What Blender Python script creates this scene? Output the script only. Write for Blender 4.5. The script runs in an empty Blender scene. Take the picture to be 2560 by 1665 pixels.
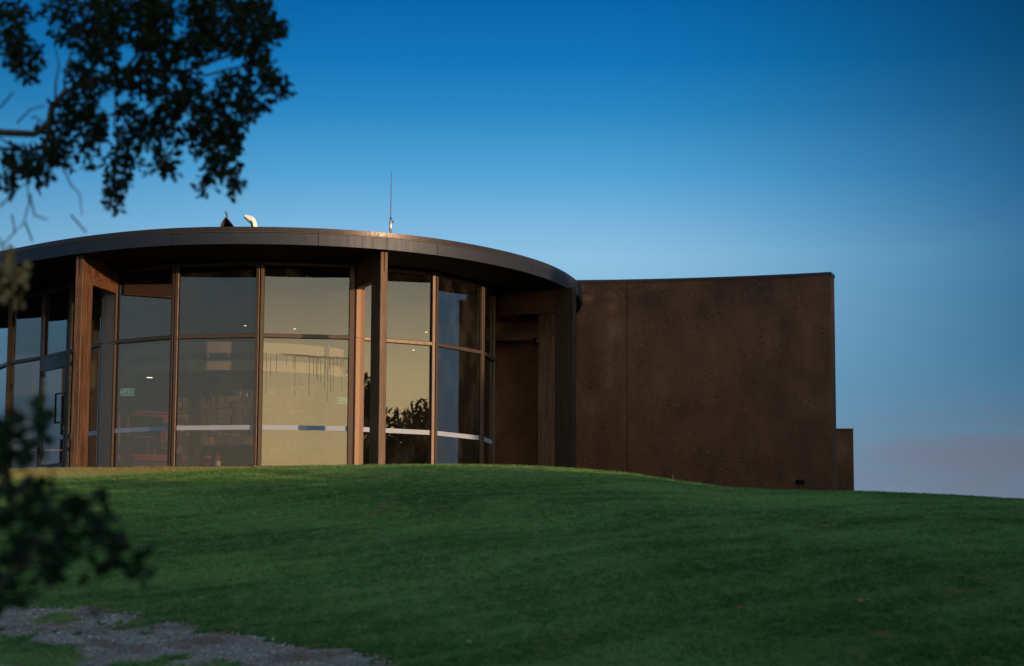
import bpy, bmesh, math, random
import numpy as np
from mathutils import Vector, Matrix, Euler

SC = bpy.context.scene
COL = SC.collection
random.seed(7)
RNG = np.random.default_rng(11)

# ------------------------------------------------------------------ camera
CAM_Z = 1.6
LENS = 70.0
FPX = LENS / 36.0 * 2560.0
PITCH = math.atan(FPX / 42200.0)
ROLL = math.radians(0.28)
cam_d = bpy.data.cameras.new("camera")
cam = bpy.data.objects.new("camera", cam_d)
COL.objects.link(cam)
cam_d.lens = LENS
cam_d.sensor_width = 36.0
cam_d.clip_start = 0.1
cam_d.clip_end = 9000.0
CROT = Euler((math.pi / 2 + PITCH, 0, 0)).to_matrix() @ Euler((0, 0, ROLL)).to_matrix()
cam.matrix_world = Matrix.Translation((0, 0, CAM_Z)) @ CROT.to_4x4()
cam_d.dof.use_dof = True
cam_d.dof.focus_distance = 42.0
cam_d.dof.aperture_fstop = 2.0
cam_d.dof.aperture_blades = 0
SC.camera = cam

# ------------------------------------------------------------------ sun and sky
SUN_AZ = math.radians(50.0)      # to the right of straight behind the camera
SUN_EL = math.radians(3.5)
S_DIR = Vector((math.sin(SUN_AZ) * math.cos(SUN_EL), -math.cos(SUN_AZ) * math.cos(SUN_EL), math.sin(SUN_EL)))
sun_d = bpy.data.lights.new("sun", 'SUN')
sun_d.energy = 5.0
sun_d.angle = math.radians(0.5)
sun_d.color = (1.0, 0.60, 0.31)
sun = bpy.data.objects.new("sun", sun_d)
sun.rotation_euler = S_DIR.to_track_quat('Z', 'Y').to_euler()
sun.location = (40, -30, 30)
COL.objects.link(sun)

SC.view_settings.view_transform = 'Standard'
SC.view_settings.look = 'None'
SC.view_settings.gamma = 1.0
SC.view_settings.exposure = 0.0
SC.view_settings.use_curve_mapping = False
SC.cycles.max_bounces = 10
SC.cycles.transparent_max_bounces = 24
SC.cycles.use_denoising = True


def lin(r, g, b):
    f = lambda c: (c / 255.0 / 12.92) if c / 255.0 <= 0.04045 else ((c / 255.0 + 0.055) / 1.055) ** 2.4
    return (f(r), f(g), f(b), 1.0)


class NT:
    """small node-tree writer"""
    def __init__(self, tree):
        self.t = tree
    def n(self, kind, **kw):
        nd = self.t.nodes.new(kind)
        for k, v in kw.items():
            setattr(nd, k, v)
        return nd
    def put(self, sock, v):
        if isinstance(v, bpy.types.NodeSocket):
            self.t.links.new(v, sock)
        elif v is not None:
            if isinstance(v, (tuple, list)) and len(v) == 3 and sock.type == 'RGBA':
                v = (*v, 1.0)
            sock.default_value = v
    def math(self, op, a, b=None, c=None, clamp=False):
        nd = self.n('ShaderNodeMath', operation=op, use_clamp=clamp)
        self.put(nd.inputs[0], a); self.put(nd.inputs[1], b)
        if c is not None: self.put(nd.inputs[2], c)
        return nd.outputs[0]
    def vmath(self, op, a, b=None, scale=None):
        nd = self.n('ShaderNodeVectorMath', operation=op)
        self.put(nd.inputs[0], a); self.put(nd.inputs[1], b)
        if scale is not None: self.put(nd.inputs['Scale'], scale)
        return nd.outputs['Value'] if op in ('DOT_PRODUCT', 'LENGTH') else nd.outputs[0]
    def mix(self, fac, a, b, blend='MIX'):
        nd = self.n('ShaderNodeMix', data_type='RGBA', blend_type=blend)
        self.put(nd.inputs[0], fac); self.put(nd.inputs[6], a); self.put(nd.inputs[7], b)
        return nd.outputs[2]
    def ramp(self, fac, stops, interp='LINEAR'):
        nd = self.n('ShaderNodeValToRGB')
        cr = nd.color_ramp; cr.interpolation = interp
        while len(cr.elements) < len(stops): cr.elements.new(0.5)
        for e, (p, c) in zip(cr.elements, stops):
            e.position = p
            e.color = c if len(c) == 4 else (*c, 1.0)
        self.put(nd.inputs[0], fac)
        return nd.outputs[0]
    def noise(self, vec, scale, detail=3.0, rough=0.55, dist=0.0, col=False):
        nd = self.n('ShaderNodeTexNoise')
        self.put(nd.inputs['Vector'], vec)
        nd.inputs['Scale'].default_value = scale; nd.inputs['Detail'].default_value = detail
        nd.inputs['Roughness'].default_value = rough; nd.inputs['Distortion'].default_value = dist
        return nd.outputs['Color' if col else 'Fac']
    def maprange(self, v, a, b, c=0.0, d=1.0, smooth=True):
        nd = self.n('ShaderNodeMapRange')
        if smooth: nd.interpolation_type = 'SMOOTHSTEP'
        self.put(nd.inputs[0], v)
        for i, x in enumerate((a, b, c, d)): self.put(nd.inputs[1 + i], x)
        return nd.outputs[0]
    def mapping(self, vec, scale=(1, 1, 1), loc=(0, 0, 0)):
        nd = self.n('ShaderNodeMapping')
        self.put(nd.inputs['Vector'], vec); nd.inputs['Scale'].default_value = scale; nd.inputs['Location'].default_value = loc
        return nd.outputs[0]
    def sep(self, v):
        nd = self.n('ShaderNodeSeparateXYZ'); self.put(nd.inputs[0], v); return nd.outputs


def build_world():
    w = bpy.data.worlds.new("World")
    SC.world = w
    w.use_nodes = True
    t = w.node_tree
    N = NT(t)
    bg = t.nodes['Background']
    sky = N.n('ShaderNodeTexSky', sky_type='NISHITA', sun_disc=False)
    sky.sun_elevation = SUN_EL
    sky.sun_rotation = math.pi - SUN_AZ
    sky.ozone_density = 3.0
    sky.dust_density = 1.2
    d = N.n('ShaderNodeTexCoord').outputs['Generated']
    x, y, z = N.sep(d)[:3]
    # evening gradient by height above the horizon
    fac = N.maprange(z, -0.02, 0.58, smooth=False)
    p = lambda zz: (zz + 0.02) / 0.60
    body = N.ramp(fac, [
        (p(-0.02), lin(144, 146, 172)), (p(0.02), lin(140, 148, 174)), (p(0.045), lin(124, 153, 180)),
        (p(0.085), lin(124, 172, 203)), (p(0.12), lin(142, 190, 223)), (p(0.155), lin(146, 198, 233)), (p(0.195), lin(84, 168, 220)), (p(0.225), lin(44, 140, 202)),
        (p(0.25), lin(14, 121, 190)), (p(0.285), lin(0, 100, 170)), (p(0.31), lin(0, 95, 162)), (p(0.40), lin(78, 148, 202)), (p(0.58), lin(118, 168, 210))])  # overhead stops lightened above the view to light the lawn
    # deeper blue away from the afterglow, to the right and a little to the left of straight ahead
    hlen = N.math('SQRT', N.math('ADD', N.math('MULTIPLY', x, x), N.math('MULTIPLY', y, y)))
    hx = N.math('DIVIDE', x, hlen)
    hy = N.math('DIVIDE', y, hlen)
    az = N.math('ARCTAN2', hx, hy)
    dark_r = N.maprange(az, 0.02, 0.36, 1.0, N.maprange(z, 0.03, 0.13, 0.58, 0.20))
    dark_r = N.math('ADD', dark_r, N.maprange(az, 0.40, 1.10, 0.0, 0.45))
    dark_l = N.maprange(az, -0.36, -0.06, 0.72, 1.0)
    dd = N.math('MULTIPLY', dark_r, dark_l)
    dc = N.n('ShaderNodeCombineXYZ')                    # the far sky deepens towards blue as it darkens
    N.put(dc.inputs[0], N.math('POWER', dd, 1.75)); N.put(dc.inputs[1], N.math('POWER', dd, 1.12)); N.put(dc.inputs[2], N.math('POWER', dd, 0.85))
    body = N.mix(1.0, body, N.mix(N.math('MULTIPLY', N.maprange(z, 0.04, 0.11), N.maprange(z, 0.17, 0.26, 1.0, 0.0)), dd, dc.outputs[0]), 'MULTIPLY')
    back = N.maprange(hy, 0.8, -0.3, 0.0, 0.7)
    body = N.mix(back, body, N.ramp(N.maprange(z, 0.0, 0.5, smooth=False), [(0.0, lin(188, 172, 148)), (0.22, lin(152, 156, 150)), (0.6, lin(100, 134, 154)), (1.0, lin(104, 150, 190))]))
    # low pink clouds near the horizon
    cv = N.n('ShaderNodeCombineXYZ')
    N.put(cv.inputs[0], N.math('MULTIPLY', az, 7.0)); N.put(cv.inputs[1], N.math('MULTIPLY', z, 42.0))
    cl = N.noise(cv.outputs[0], 1.5, 5.0, 0.5, 0.3)
    cm = N.math('MULTIPLY', N.maprange(cl, 0.46, 0.62), N.maprange(az, 0.12, 0.22))
    # one soft bank of cloud drifting low on the right
    ca = N.math('DIVIDE', N.math('SUBTRACT', az, 0.228), 0.062)
    cz = N.math('DIVIDE', N.math('SUBTRACT', z, 0.0535), 0.0125)
    rr = N.math('ADD', N.math('MULTIPLY', ca, ca), N.math('MULTIPLY', cz, cz))
    puff = N.maprange(N.math('ADD', rr, N.math('MULTIPLY', N.math('SUBTRACT', cl, 0.5), 6.5)), -1.0, 2.0, 1.0, 0.0)
    band = N.math('MULTIPLY', N.maprange(z, 0.012, 0.03), N.maprange(z, 0.060, 0.100, 1.0, 0.0))
    body = N.mix(N.math('MAXIMUM', N.math('MULTIPLY', puff, 0.45), N.math('MULTIPLY', N.math('MULTIPLY', cm, band), 0.3)), body, N.mix(1.0, lin(142, 130, 148), dark_r, 'MULTIPLY'))
    # afterglow round the low sun
    sh = N.math('ADD', N.math('MULTIPLY', hx, math.sin(GLOW_AZ)), N.math('MULTIPLY', hy, -math.cos(GLOW_AZ)))
    aw = N.math('MAXIMUM', N.maprange(sh, 0.30, 0.97, smooth=True), N.maprange(hy, 0.45, -0.35, 0.0, 0.06))
    glow = N.ramp(N.maprange(z, 0.0, 0.7, smooth=False), [
        (0.0, (1.16, 0.72, 0.27)), (0.08, (1.08, 0.76, 0.34)), (0.135, (0.98, 0.74, 0.38)), (0.2, (0.42, 0.39, 0.28)),
        (0.38, (0.45, 0.45, 0.33)), (0.65, (0.40, 0.43, 0.34)), (1.0, (0.12, 0.14, 0.13))])
    glow = N.mix(1.0, glow, N.math('MULTIPLY', aw, GLOW), 'MULTIPLY')
    tot = N.mix(1.0, N.mix(1.0, body, N.maprange(sh, 0.1, 0.9, 1.0, 0.35), 'MULTIPLY'), glow, 'ADD')
    # the physical sky carries a share of the light; everything is scaled by the background strength
    tot = N.vmath('SCALE', tot, scale=9.2)
    sk = N.vmath('SCALE', sky.outputs[0], scale=0.05)
    tot = N.vmath('ADD', tot, sk)
    N.put(bg.inputs[0], tot)
    bg.inputs[1].default_value = 0.1


GLOW = 2.7
GLOW_AZ = math.radians(44.0)
build_world()

# ------------------------------------------------------------------ picture <-> place helpers (source pixels of the photograph)
def ray(u, v):
    return CROT @ Vector(((u - 1280.0) / FPX, -(v - 832.5) / FPX, -1.0))
def at(u, v, Y):
    d = ray(u, v)
    return Vector((0, 0, CAM_Z)) + d * (Y / d.y)
def atz(u, v, Z):
    d = ray(u, v)
    return Vector((0, 0, CAM_Z)) + d * ((Z - CAM_Z) / d.z)
K = 2560 / 2380.0

# ------------------------------------------------------------------ materials
def mat(name):
    m = bpy.data.materials.new(name)
    m.use_nodes = True
    N = NT(m.node_tree)
    b = m.node_tree.nodes['Principled BSDF']
    return m, N, b

def simple(name, col, rough=0.5, metal=0.0, var=0.15, scale=6.0, bump=0.0, bscale=60.0, spec=0.5):
    m, N, b = mat(name)
    pos = N.n('ShaderNodeNewGeometry').outputs['Position']
    nz = N.noise(pos, scale, 4.0)
    c = N.mix(nz, [x * (1 - var) for x in col[:3]], [min(1, x * (1 + var)) for x in col[:3]])
    N.put(b.inputs['Base Color'], c)
    N.put(b.inputs['Roughness'], N.maprange(N.noise(pos, scale * 3, 3.0), 0.3, 0.7, max(0.02, rough - 0.08), min(1, rough + 0.08)))
    b.inputs['Metallic'].default_value = metal
    b.inputs['Specular IOR Level'].default_value = spec
    if bump:
        bp = N.n('ShaderNodeBump'); bp.inputs['Strength'].default_value = bump; bp.inputs['Distance'].default_value = 0.01
        N.put(bp.inputs['Height'], N.noise(pos, bscale, 4.0)); N.put(b.inputs['Normal'], bp.outputs[0])
    return m

def wood(name, dark, light, along='Z', rough=0.55, spec=0.4):
    m, N, b = mat(name)
    tc = N.n('ShaderNodeTexCoord').outputs['Object']
    s = {'X': (0.6, 14, 14), 'Y': (14, 0.6, 14), 'Z': (14, 14, 0.6)}[along]
    v = N.mapping(tc, s)
    g = N.noise(v, 1.6, 6.0, 0.65, 0.6)
    g2 = N.noise(N.mapping(tc, tuple(q * 4 for q in s)), 2.0, 4.0, 0.6)
    big = N.noise(tc, 1.3, 3.0)
    f = N.maprange(N.math('ADD', N.math('MULTIPLY', g, 0.7), N.math('MULTIPLY', big, 0.3)), 0.36, 0.64)
    c = N.mix(f, dark, light)
    c = N.mix(N.maprange(g2, 0.35, 0.6, 0.55, 0.0), c, [x * 0.35 for x in dark[:3]])
    N.put(b.inputs['Base Color'], c)
    b.inputs['Roughness'].default_value = rough; b.inputs['Specular IOR Level'].default_value = spec
    bp = N.n('ShaderNodeBump'); bp.inputs['Strength'].default_value = 0.35; bp.inputs['Distance'].default_value = 0.004
    N.put(bp.inputs['Height'], g2); N.put(b.inputs['Normal'], bp.outputs[0])
    return m

def stucco(name):
    m, N, b = mat(name)
    pos = N.n('ShaderNodeNewGeometry').outputs['Position']
    big = N.noise(pos, 0.55, 5.0, 0.6)
    mid = N.noise(N.mapping(pos, (1, 1, 0.35)), 2.2, 5.0, 0.62)
    x, y, z = N.sep(pos)[:3]
    f = N.math('ADD', N.math('MULTIPLY', big, 0.65), N.math('MULTIPLY', mid, 0.35))
    c = N.ramp(f, [(0.34, (0.058, 0.028, 0.020)), (0.47, (0.105, 0.048, 0.029)), (0.56, (0.145, 0.065, 0.036)), (0.70, (0.210, 0.130, 0.090))])
    # rusty splash-back staining near the ground, driven up by soil
    st = N.math('MULTIPLY', N.maprange(z, 3.3, 5.2, 1.0, 0.0), N.maprange(mid, 0.35, 0.65))
    c = N.mix(N.math('MULTIPLY', st, 0.7), c, (0.135, 0.050, 0.020))
    # glints on the crumbs of the render, painted in as pale specks
    sp = N.noise(pos, 11.0, 6.0, 0.78)
    c = N.mix(N.maprange(sp, 0.58, 0.70, 0.0, 0.8), c, (0.27, 0.18, 0.13))
    c = N.mix(N.maprange(sp, 0.28, 0.42, 0.45, 0.0), c, (0.030, 0.015, 0.010))
    N.put(b.inputs['Base Color'], c)
    b.inputs['Roughness'].default_value = 0.75
    b.inputs['Specular IOR Level'].default_value = 0.35
    vo = N.n('ShaderNodeTexVoronoi'); vo.inputs['Scale'].default_value = 10.0
    N.put(vo.inputs['Vector'], N.vmath('ADD', pos, N.vmath('SCALE', N.noise(pos, 9.0, 3.0, col=True), scale=0.12)))
    crumb = N.maprange(vo.outputs['Distance'], 0.0, 0.42, 1.0, 0.0)
    pick = N.maprange(N.noise(pos, 6.0, 2.0), 0.5, 0.62)
    h = N.math('ADD', N.math('MULTIPLY', N.math('MULTIPLY', crumb, pick), 1.1), N.math('MULTIPLY', N.noise(pos, 26.0, 6.0, 0.7), 0.9))
    bp = N.n('ShaderNodeBump'); bp.inputs['Strength'].default_value = 1.0; bp.inputs['Distance'].default_value = 0.026
    N.put(bp.inputs['Height'], h); N.put(b.inputs['Normal'], bp.outputs[0])
    return m

def glass(name, drips=False):
    m = bpy.data.materials.new(name); m.use_nodes = True
    t = m.node_tree; t.nodes.clear(); N = NT(t)
    out = N.n('ShaderNodeOutputMaterial')
    tr = N.n('ShaderNodeBsdfTransparent'); tr.inputs[0].default_value = (0.66, 0.68, 0.66, 1)
    gl = N.n('ShaderNodeBsdfGlossy'); gl.inputs['Roughness'].default_value = 0.0
    gl.inputs[0].default_value = (1, 1, 1, 1)
    lw = N.n('ShaderNodeLayerWeight'); lw.inputs[0].default_value = 0.5
    f5 = N.math('POWER', lw.outputs['Facing'], 4.0)
    fac = N.math('ADD', 0.095, N.math('MULTIPLY', f5, 0.80))
    pos = N.n('ShaderNodeNewGeometry').outputs['Position']
    bp = N.n('ShaderNodeBump'); bp.inputs['Strength'].default_value = 0.02; bp.inputs['Distance'].default_value = 0.02
    N.put(bp.inputs['Height'], N.noise(pos, 0.8, 1.0)); N.put(gl.inputs['Normal'], bp.outputs[0])
    ms = N.n('ShaderNodeMixShader')
    N.put(ms.inputs[0], fac); N.put(ms.inputs[1], tr.outputs[0]); N.put(ms.inputs[2], gl.outputs[0])
    # thin film of dust, with wiped smears
    df = N.n('ShaderNodeBsdfDiffuse'); df.inputs[0].default_value = (0.45, 0.42, 0.36, 1)
    dust = N.maprange(N.noise(N.mapping(pos, (1, 1, 0.5)), 2.2, 5.0, 0.65), 0.42, 0.75, 0.004, 0.028)
    m2 = N.n('ShaderNodeMixShader')
    N.put(m2.inputs[0], dust); N.put(m2.inputs[1], ms.outputs[0]); N.put(m2.inputs[2], df.outputs[0])
    last = m2.outputs[0]
    if drips:
        tc = N.n('ShaderNodeTexCoord').outputs['Object']      # pane: x along, z up
        x, y, z = N.sep(tc)[:3]
        wob = N.math('MULTIPLY', N.math('SUBTRACT', N.noise(N.mapping(tc, (6, 6, 1.6)), 3.0, 3.0), 0.5), 0.030)
        xx = N.math('ADD', x, wob)
        cell = N.math('FLOOR', N.math('MULTIPLY', xx, 34.0))
        wn = N.n('ShaderNodeTexWhiteNoise', noise_dimensions='1D'); N.put(wn.inputs['W'], cell)
        r1 = wn.outputs['Value']
        wn2 = N.n('ShaderNodeTexWhiteNoise', noise_dimensions='1D'); N.put(wn2.inputs['W'], N.math('ADD', cell, 77.3))
        r2 = wn2.outputs['Value']
        fr = N.math('ABSOLUTE', N.math('SUBTRACT', N.math('FRACT', N.math('MULTIPLY', xx, 34.0)), 0.5))
        line = N.maprange(fr, 0.10, 0.24, 1.0, 0.0)
        # the tide mark the runs start from: wavy, and falling a little to the right
        top = N.math('ADD', N.math('ADD', DRIP_Z, N.math('MULTIPLY', x, -0.055)), N.math('MULTIPLY', N.math('SUBTRACT', N.noise(N.mapping(tc, (1, 0, 0)), 2.2, 2.0), 0.5), 0.10))
        below = N.math('SUBTRACT', top, z)
        length = N.math('MULTIPLY', N.math('POWER', r1, 1.6), 1.0)
        inside = N.math('MULTIPLY', N.maprange(below, -0.005, 0.01), N.math('GREATER_THAN', length, below))
        some = N.math('GREATER_THAN', r2, N.maprange(x, -0.75, 0.75, 0.72, 0.25))
        drip = N.math('MULTIPLY', N.math('MULTIPLY', line, inside), some)
        edge = N.math('MULTIPLY', N.maprange(below, -0.012, 0.004), N.maprange(below, 0.01, 0.06, 1.0, 0.0))
        edge = N.math('MULTIPLY', edge, N.maprange(x, -0.65, -0.3))
        scuff = N.maprange(N.noise(N.mapping(tc, (2.5, 1, 1.2)), 7.0, 5.0, 0.7), 0.66, 0.74)
        scuff = N.math('MULTIPLY', scuff, N.math('MULTIPLY', N.maprange(below, 0.5, 0.9), 0.5))
        k = N.math('MAXIMUM', N.math('MAXIMUM', N.math('MULTIPLY', drip, 0.62), N.math('MULTIPLY', edge, 0.55)), scuff)
        dd = N.n('ShaderNodeBsdfDiffuse'); dd.inputs[0].default_value = (0.055, 0.045, 0.035, 1)
        m3 = N.n('ShaderNodeMixShader')
        N.put(m3.inputs[0], k); N.put(m3.inputs[1], last); N.put(m3.inputs[2], dd.outputs[0])
        last = m3.outputs[0]
    N.put(out.inputs[0], last)
    return m

DRIP_Z = 0.98
def emit(name, col, s):
    m = bpy.data.materials.new(name); m.use_nodes = True
    t = m.node_tree; t.nodes.clear(); N = NT(t)
    o = N.n('ShaderNodeOutputMaterial'); e = N.n('ShaderNodeEmission')
    e.inputs[0].default_value = (*col, 1); e.inputs[1].default_value = s
    N.put(o.inputs[0], e.outputs[0])
    return m

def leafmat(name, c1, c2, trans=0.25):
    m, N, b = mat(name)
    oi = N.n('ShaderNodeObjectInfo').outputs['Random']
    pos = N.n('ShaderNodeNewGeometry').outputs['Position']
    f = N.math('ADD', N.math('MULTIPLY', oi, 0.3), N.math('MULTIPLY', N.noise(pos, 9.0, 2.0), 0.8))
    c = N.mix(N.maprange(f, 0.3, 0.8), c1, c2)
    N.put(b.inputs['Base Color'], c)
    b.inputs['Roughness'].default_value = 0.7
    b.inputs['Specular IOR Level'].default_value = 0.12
    if trans:
        tl = N.n('ShaderNodeBsdfTranslucent'); N.put(tl.inputs[0], N.mix(1.0, c, (0.9, 1.0, 0.4), 'MULTIPLY'))
        ms = N.n('ShaderNodeMixShader'); ms.inputs[0].default_value = trans
        out = m.node_tree.nodes['Material Output']
        N.put(ms.inputs[1], b.outputs[0]); N.put(ms.inputs[2], tl.outputs[0]); N.put(out.inputs[0], ms.outputs[0])
    return m

def soilmat(name):
    m, N, b = mat(name)
    pos = N.n('ShaderNodeNewGeometry').outputs['Position']
    c = N.ramp(N.noise(pos, 3.0, 5.0, 0.6), [(0.3, (0.024, 0.055, 0.018)), (0.5, (0.038, 0.085, 0.024)), (0.7, (0.060, 0.095, 0.035))])
    N.put(b.inputs['Base Color'], c); b.inputs['Roughness'].default_value = 0.9; b.inputs['Specular IOR Level'].default_value = 0.1
    bp = N.n('ShaderNodeBump'); bp.inputs['Strength'].default_value = 0.8; bp.inputs['Distance'].default_value = 0.03
    N.put(bp.inputs['Height'], N.noise(pos, 28.0, 5.0, 0.7)); N.put(b.inputs['Normal'], bp.outputs[0])
    return m

def grassmat(name, fade=1.0):
    m, N, b = mat(name)
    at_ = N.n('ShaderNodeAttribute', attribute_type='INSTANCER', attribute_name='dry').outputs['Fac']
    rn = N.n('ShaderNodeObjectInfo').outputs['Random']
    pos = N.n('ShaderNodeNewGeometry').outputs['Position']
    green = N.ramp(rn, [(0.0, (0.046, 0.120, 0.034)), (0.35, (0.100, 0.262, 0.070)), (0.7, (0.150, 0.355, 0.105)), (0.9, (0.225, 0.400, 0.150)), (1.0, (0.34, 0.36, 0.22))])
    big = N.noise(N.mapping(pos, (1, 0.8, 0)), 0.22, 4.0, 0.55)
    green = N.mix(N.maprange(big, 0.38, 0.62), N.mix(1.0, green, (0.50, 0.64, 0.52), 'MULTIPLY'), green)
    # mower passes running up the bank, and finer combing across them
    x, y, z = N.sep(pos)[:3]
    wx = N.math('ADD', x, N.math('MULTIPLY', N.noise(pos, 0.16, 2.0), 5.0))
    across = N.math('SUBTRACT', N.math('MULTIPLY', wx, 0.72), N.math('MULTIPLY', y, 0.69))
    along = N.math('ADD', N.math('MULTIPLY', wx, 0.69), N.math('MULTIPLY', y, 0.72))
    cv = N.n('ShaderNodeCombineXYZ'); N.put(cv.inputs[0], N.math('MULTIPLY', across, 1.9)); N.put(cv.inputs[1], N.math('MULTIPLY', along, 0.24))
    lines = N.noise(cv.outputs[0], 1.0, 5.0, 0.62)
    green = N.mix(N.maprange(lines, 0.36, 0.54, 0.42, 0.0), green, N.mix(1.0, green, (0.34, 0.50, 0.36), 'MULTIPLY'))
    green = N.mix(N.maprange(lines, 0.48, 0.66, 0.0, 0.36), green, (0.205, 0.345, 0.125))
    fine = N.noise(N.mapping(pos, (1, 0.5, 0)), 5.0, 4.0, 0.7)
    green = N.mix(N.maprange(fine, 0.52, 0.68, 0.0, 0.6), green, (0.25, 0.32, 0.165))
    green = N.mix(N.maprange(fine, 0.32, 0.46, 0.6, 0.0), green, N.mix(1.0, green, (0.45, 0.55, 0.45), 'MULTIPLY'))
    c = N.mix(at_, green, N.mix(rn, (0.42, 0.33, 0.17), (0.26, 0.25, 0.11)))
    N.put(b.inputs['Base Color'], c)
    b.inputs['Roughness'].default_value = 0.6; b.inputs['Specular IOR Level'].default_value = 0.25
    tl = N.n('ShaderNodeBsdfTranslucent'); N.put(tl.inputs[0], c)
    ms = N.n('ShaderNodeMixShader'); ms.inputs[0].default_value = 0.25
    out = m.node_tree.nodes['Material Output']
    N.put(ms.inputs[1], b.outputs[0]); N.put(ms.inputs[2], tl.outputs[0]); N.put(out.inputs[0], ms.outputs[0])
    return m

def gravelmat(name):
    m, N, b = mat(name)
    pos = N.n('ShaderNodeNewGeometry').outputs['Position']
    rn = N.n('ShaderNodeObjectInfo').outputs['Random']
    v = N.n('ShaderNodeTexVoronoi'); v.inputs['Scale'].default_value = 60.0; N.put(v.inputs['Vector'], pos)
    f = N.math('ADD', N.math('MULTIPLY', N.sep(v.outputs['Color'])[0], 0.5), N.math('MULTIPLY', rn, 0.5))
    c = N.ramp(f, [(0.0, (0.10, 0.08, 0.07)), (0.35, (0.24, 0.21, 0.20)), (0.7, (0.44, 0.42, 0.42)), (1.0, (0.62, 0.60, 0.60))])
    red = N.noise(pos, 1.8, 4.0, 0.6)
    c = N.mix(N.maprange(red, 0.44, 0.62, 0.0, 0.75), c, (0.13, 0.072, 0.048))
    N.put(b.inputs['Base Color'], c); b.inputs['Roughness'].default_value = 0.85
    bp = N.n('ShaderNodeBump'); bp.inputs['Strength'].default_value = 1.0; bp.inputs['Distance'].default_value = 0.012
    N.put(bp.inputs['Height'], v.outputs['Distance']); N.put(b.inputs['Normal'], bp.outputs[0])
    return m

def stonemat(name):
    m, N, b = mat(name)
    pos = N.n('ShaderNodeNewGeometry').outputs['Position']
    rn = N.n('ShaderNodeObjectInfo').outputs['Random']
    c = N.ramp(rn, [(0.0, (0.10, 0.09, 0.07)), (0.35, (0.19, 0.15, 0.10)), (0.6, (0.15, 0.14, 0.12)), (0.85, (0.30, 0.21, 0.12)), (1.0, (0.36, 0.26, 0.16))])
    c = N.mix(N.maprange(N.noise(pos, 9.0, 4.0), 0.35, 0.65, 0.0, 0.4), c, (0.08, 0.07, 0.055))
    N.put(b.inputs['Base Color'], c); b.inputs['Roughness'].default_value = 0.85
    bp = N.n('ShaderNodeBump'); bp.inputs['Strength'].default_value = 0.8; bp.inputs['Distance'].default_value = 0.02
    N.put(bp.inputs['Height'], N.noise(pos, 20.0, 5.0)); N.put(b.inputs['Normal'], bp.outputs[0])
    return m

def fasciamat(name):
    m, N, b = mat(name)
    pos = N.n('ShaderNodeNewGeometry').outputs['Position']
    streak = N.noise(N.mapping(pos, (7, 7, 0.5)), 1.5, 4.0, 0.6)
    c = N.mix(N.maprange(streak, 0.58, 0.75, 0.0, 0.5), (0.044, 0.052, 0.072), (0.028, 0.028, 0.031))
    N.put(b.inputs['Base Color'], c)
    N.put(b.inputs['Roughness'], N.maprange(streak, 0.3, 0.8, 0.50, 0.62))
    b.inputs['Metallic'].default_value = 0.8
    bp = N.n('ShaderNodeBump'); bp.inputs['Strength'].default_value = 0.05; bp.inputs['Distance'].default_value = 0.02
    N.put(bp.inputs['Height'], N.noise(pos, 1.8, 2.0)); N.put(b.inputs['Normal'], bp.outputs[0])
    return m

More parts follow.
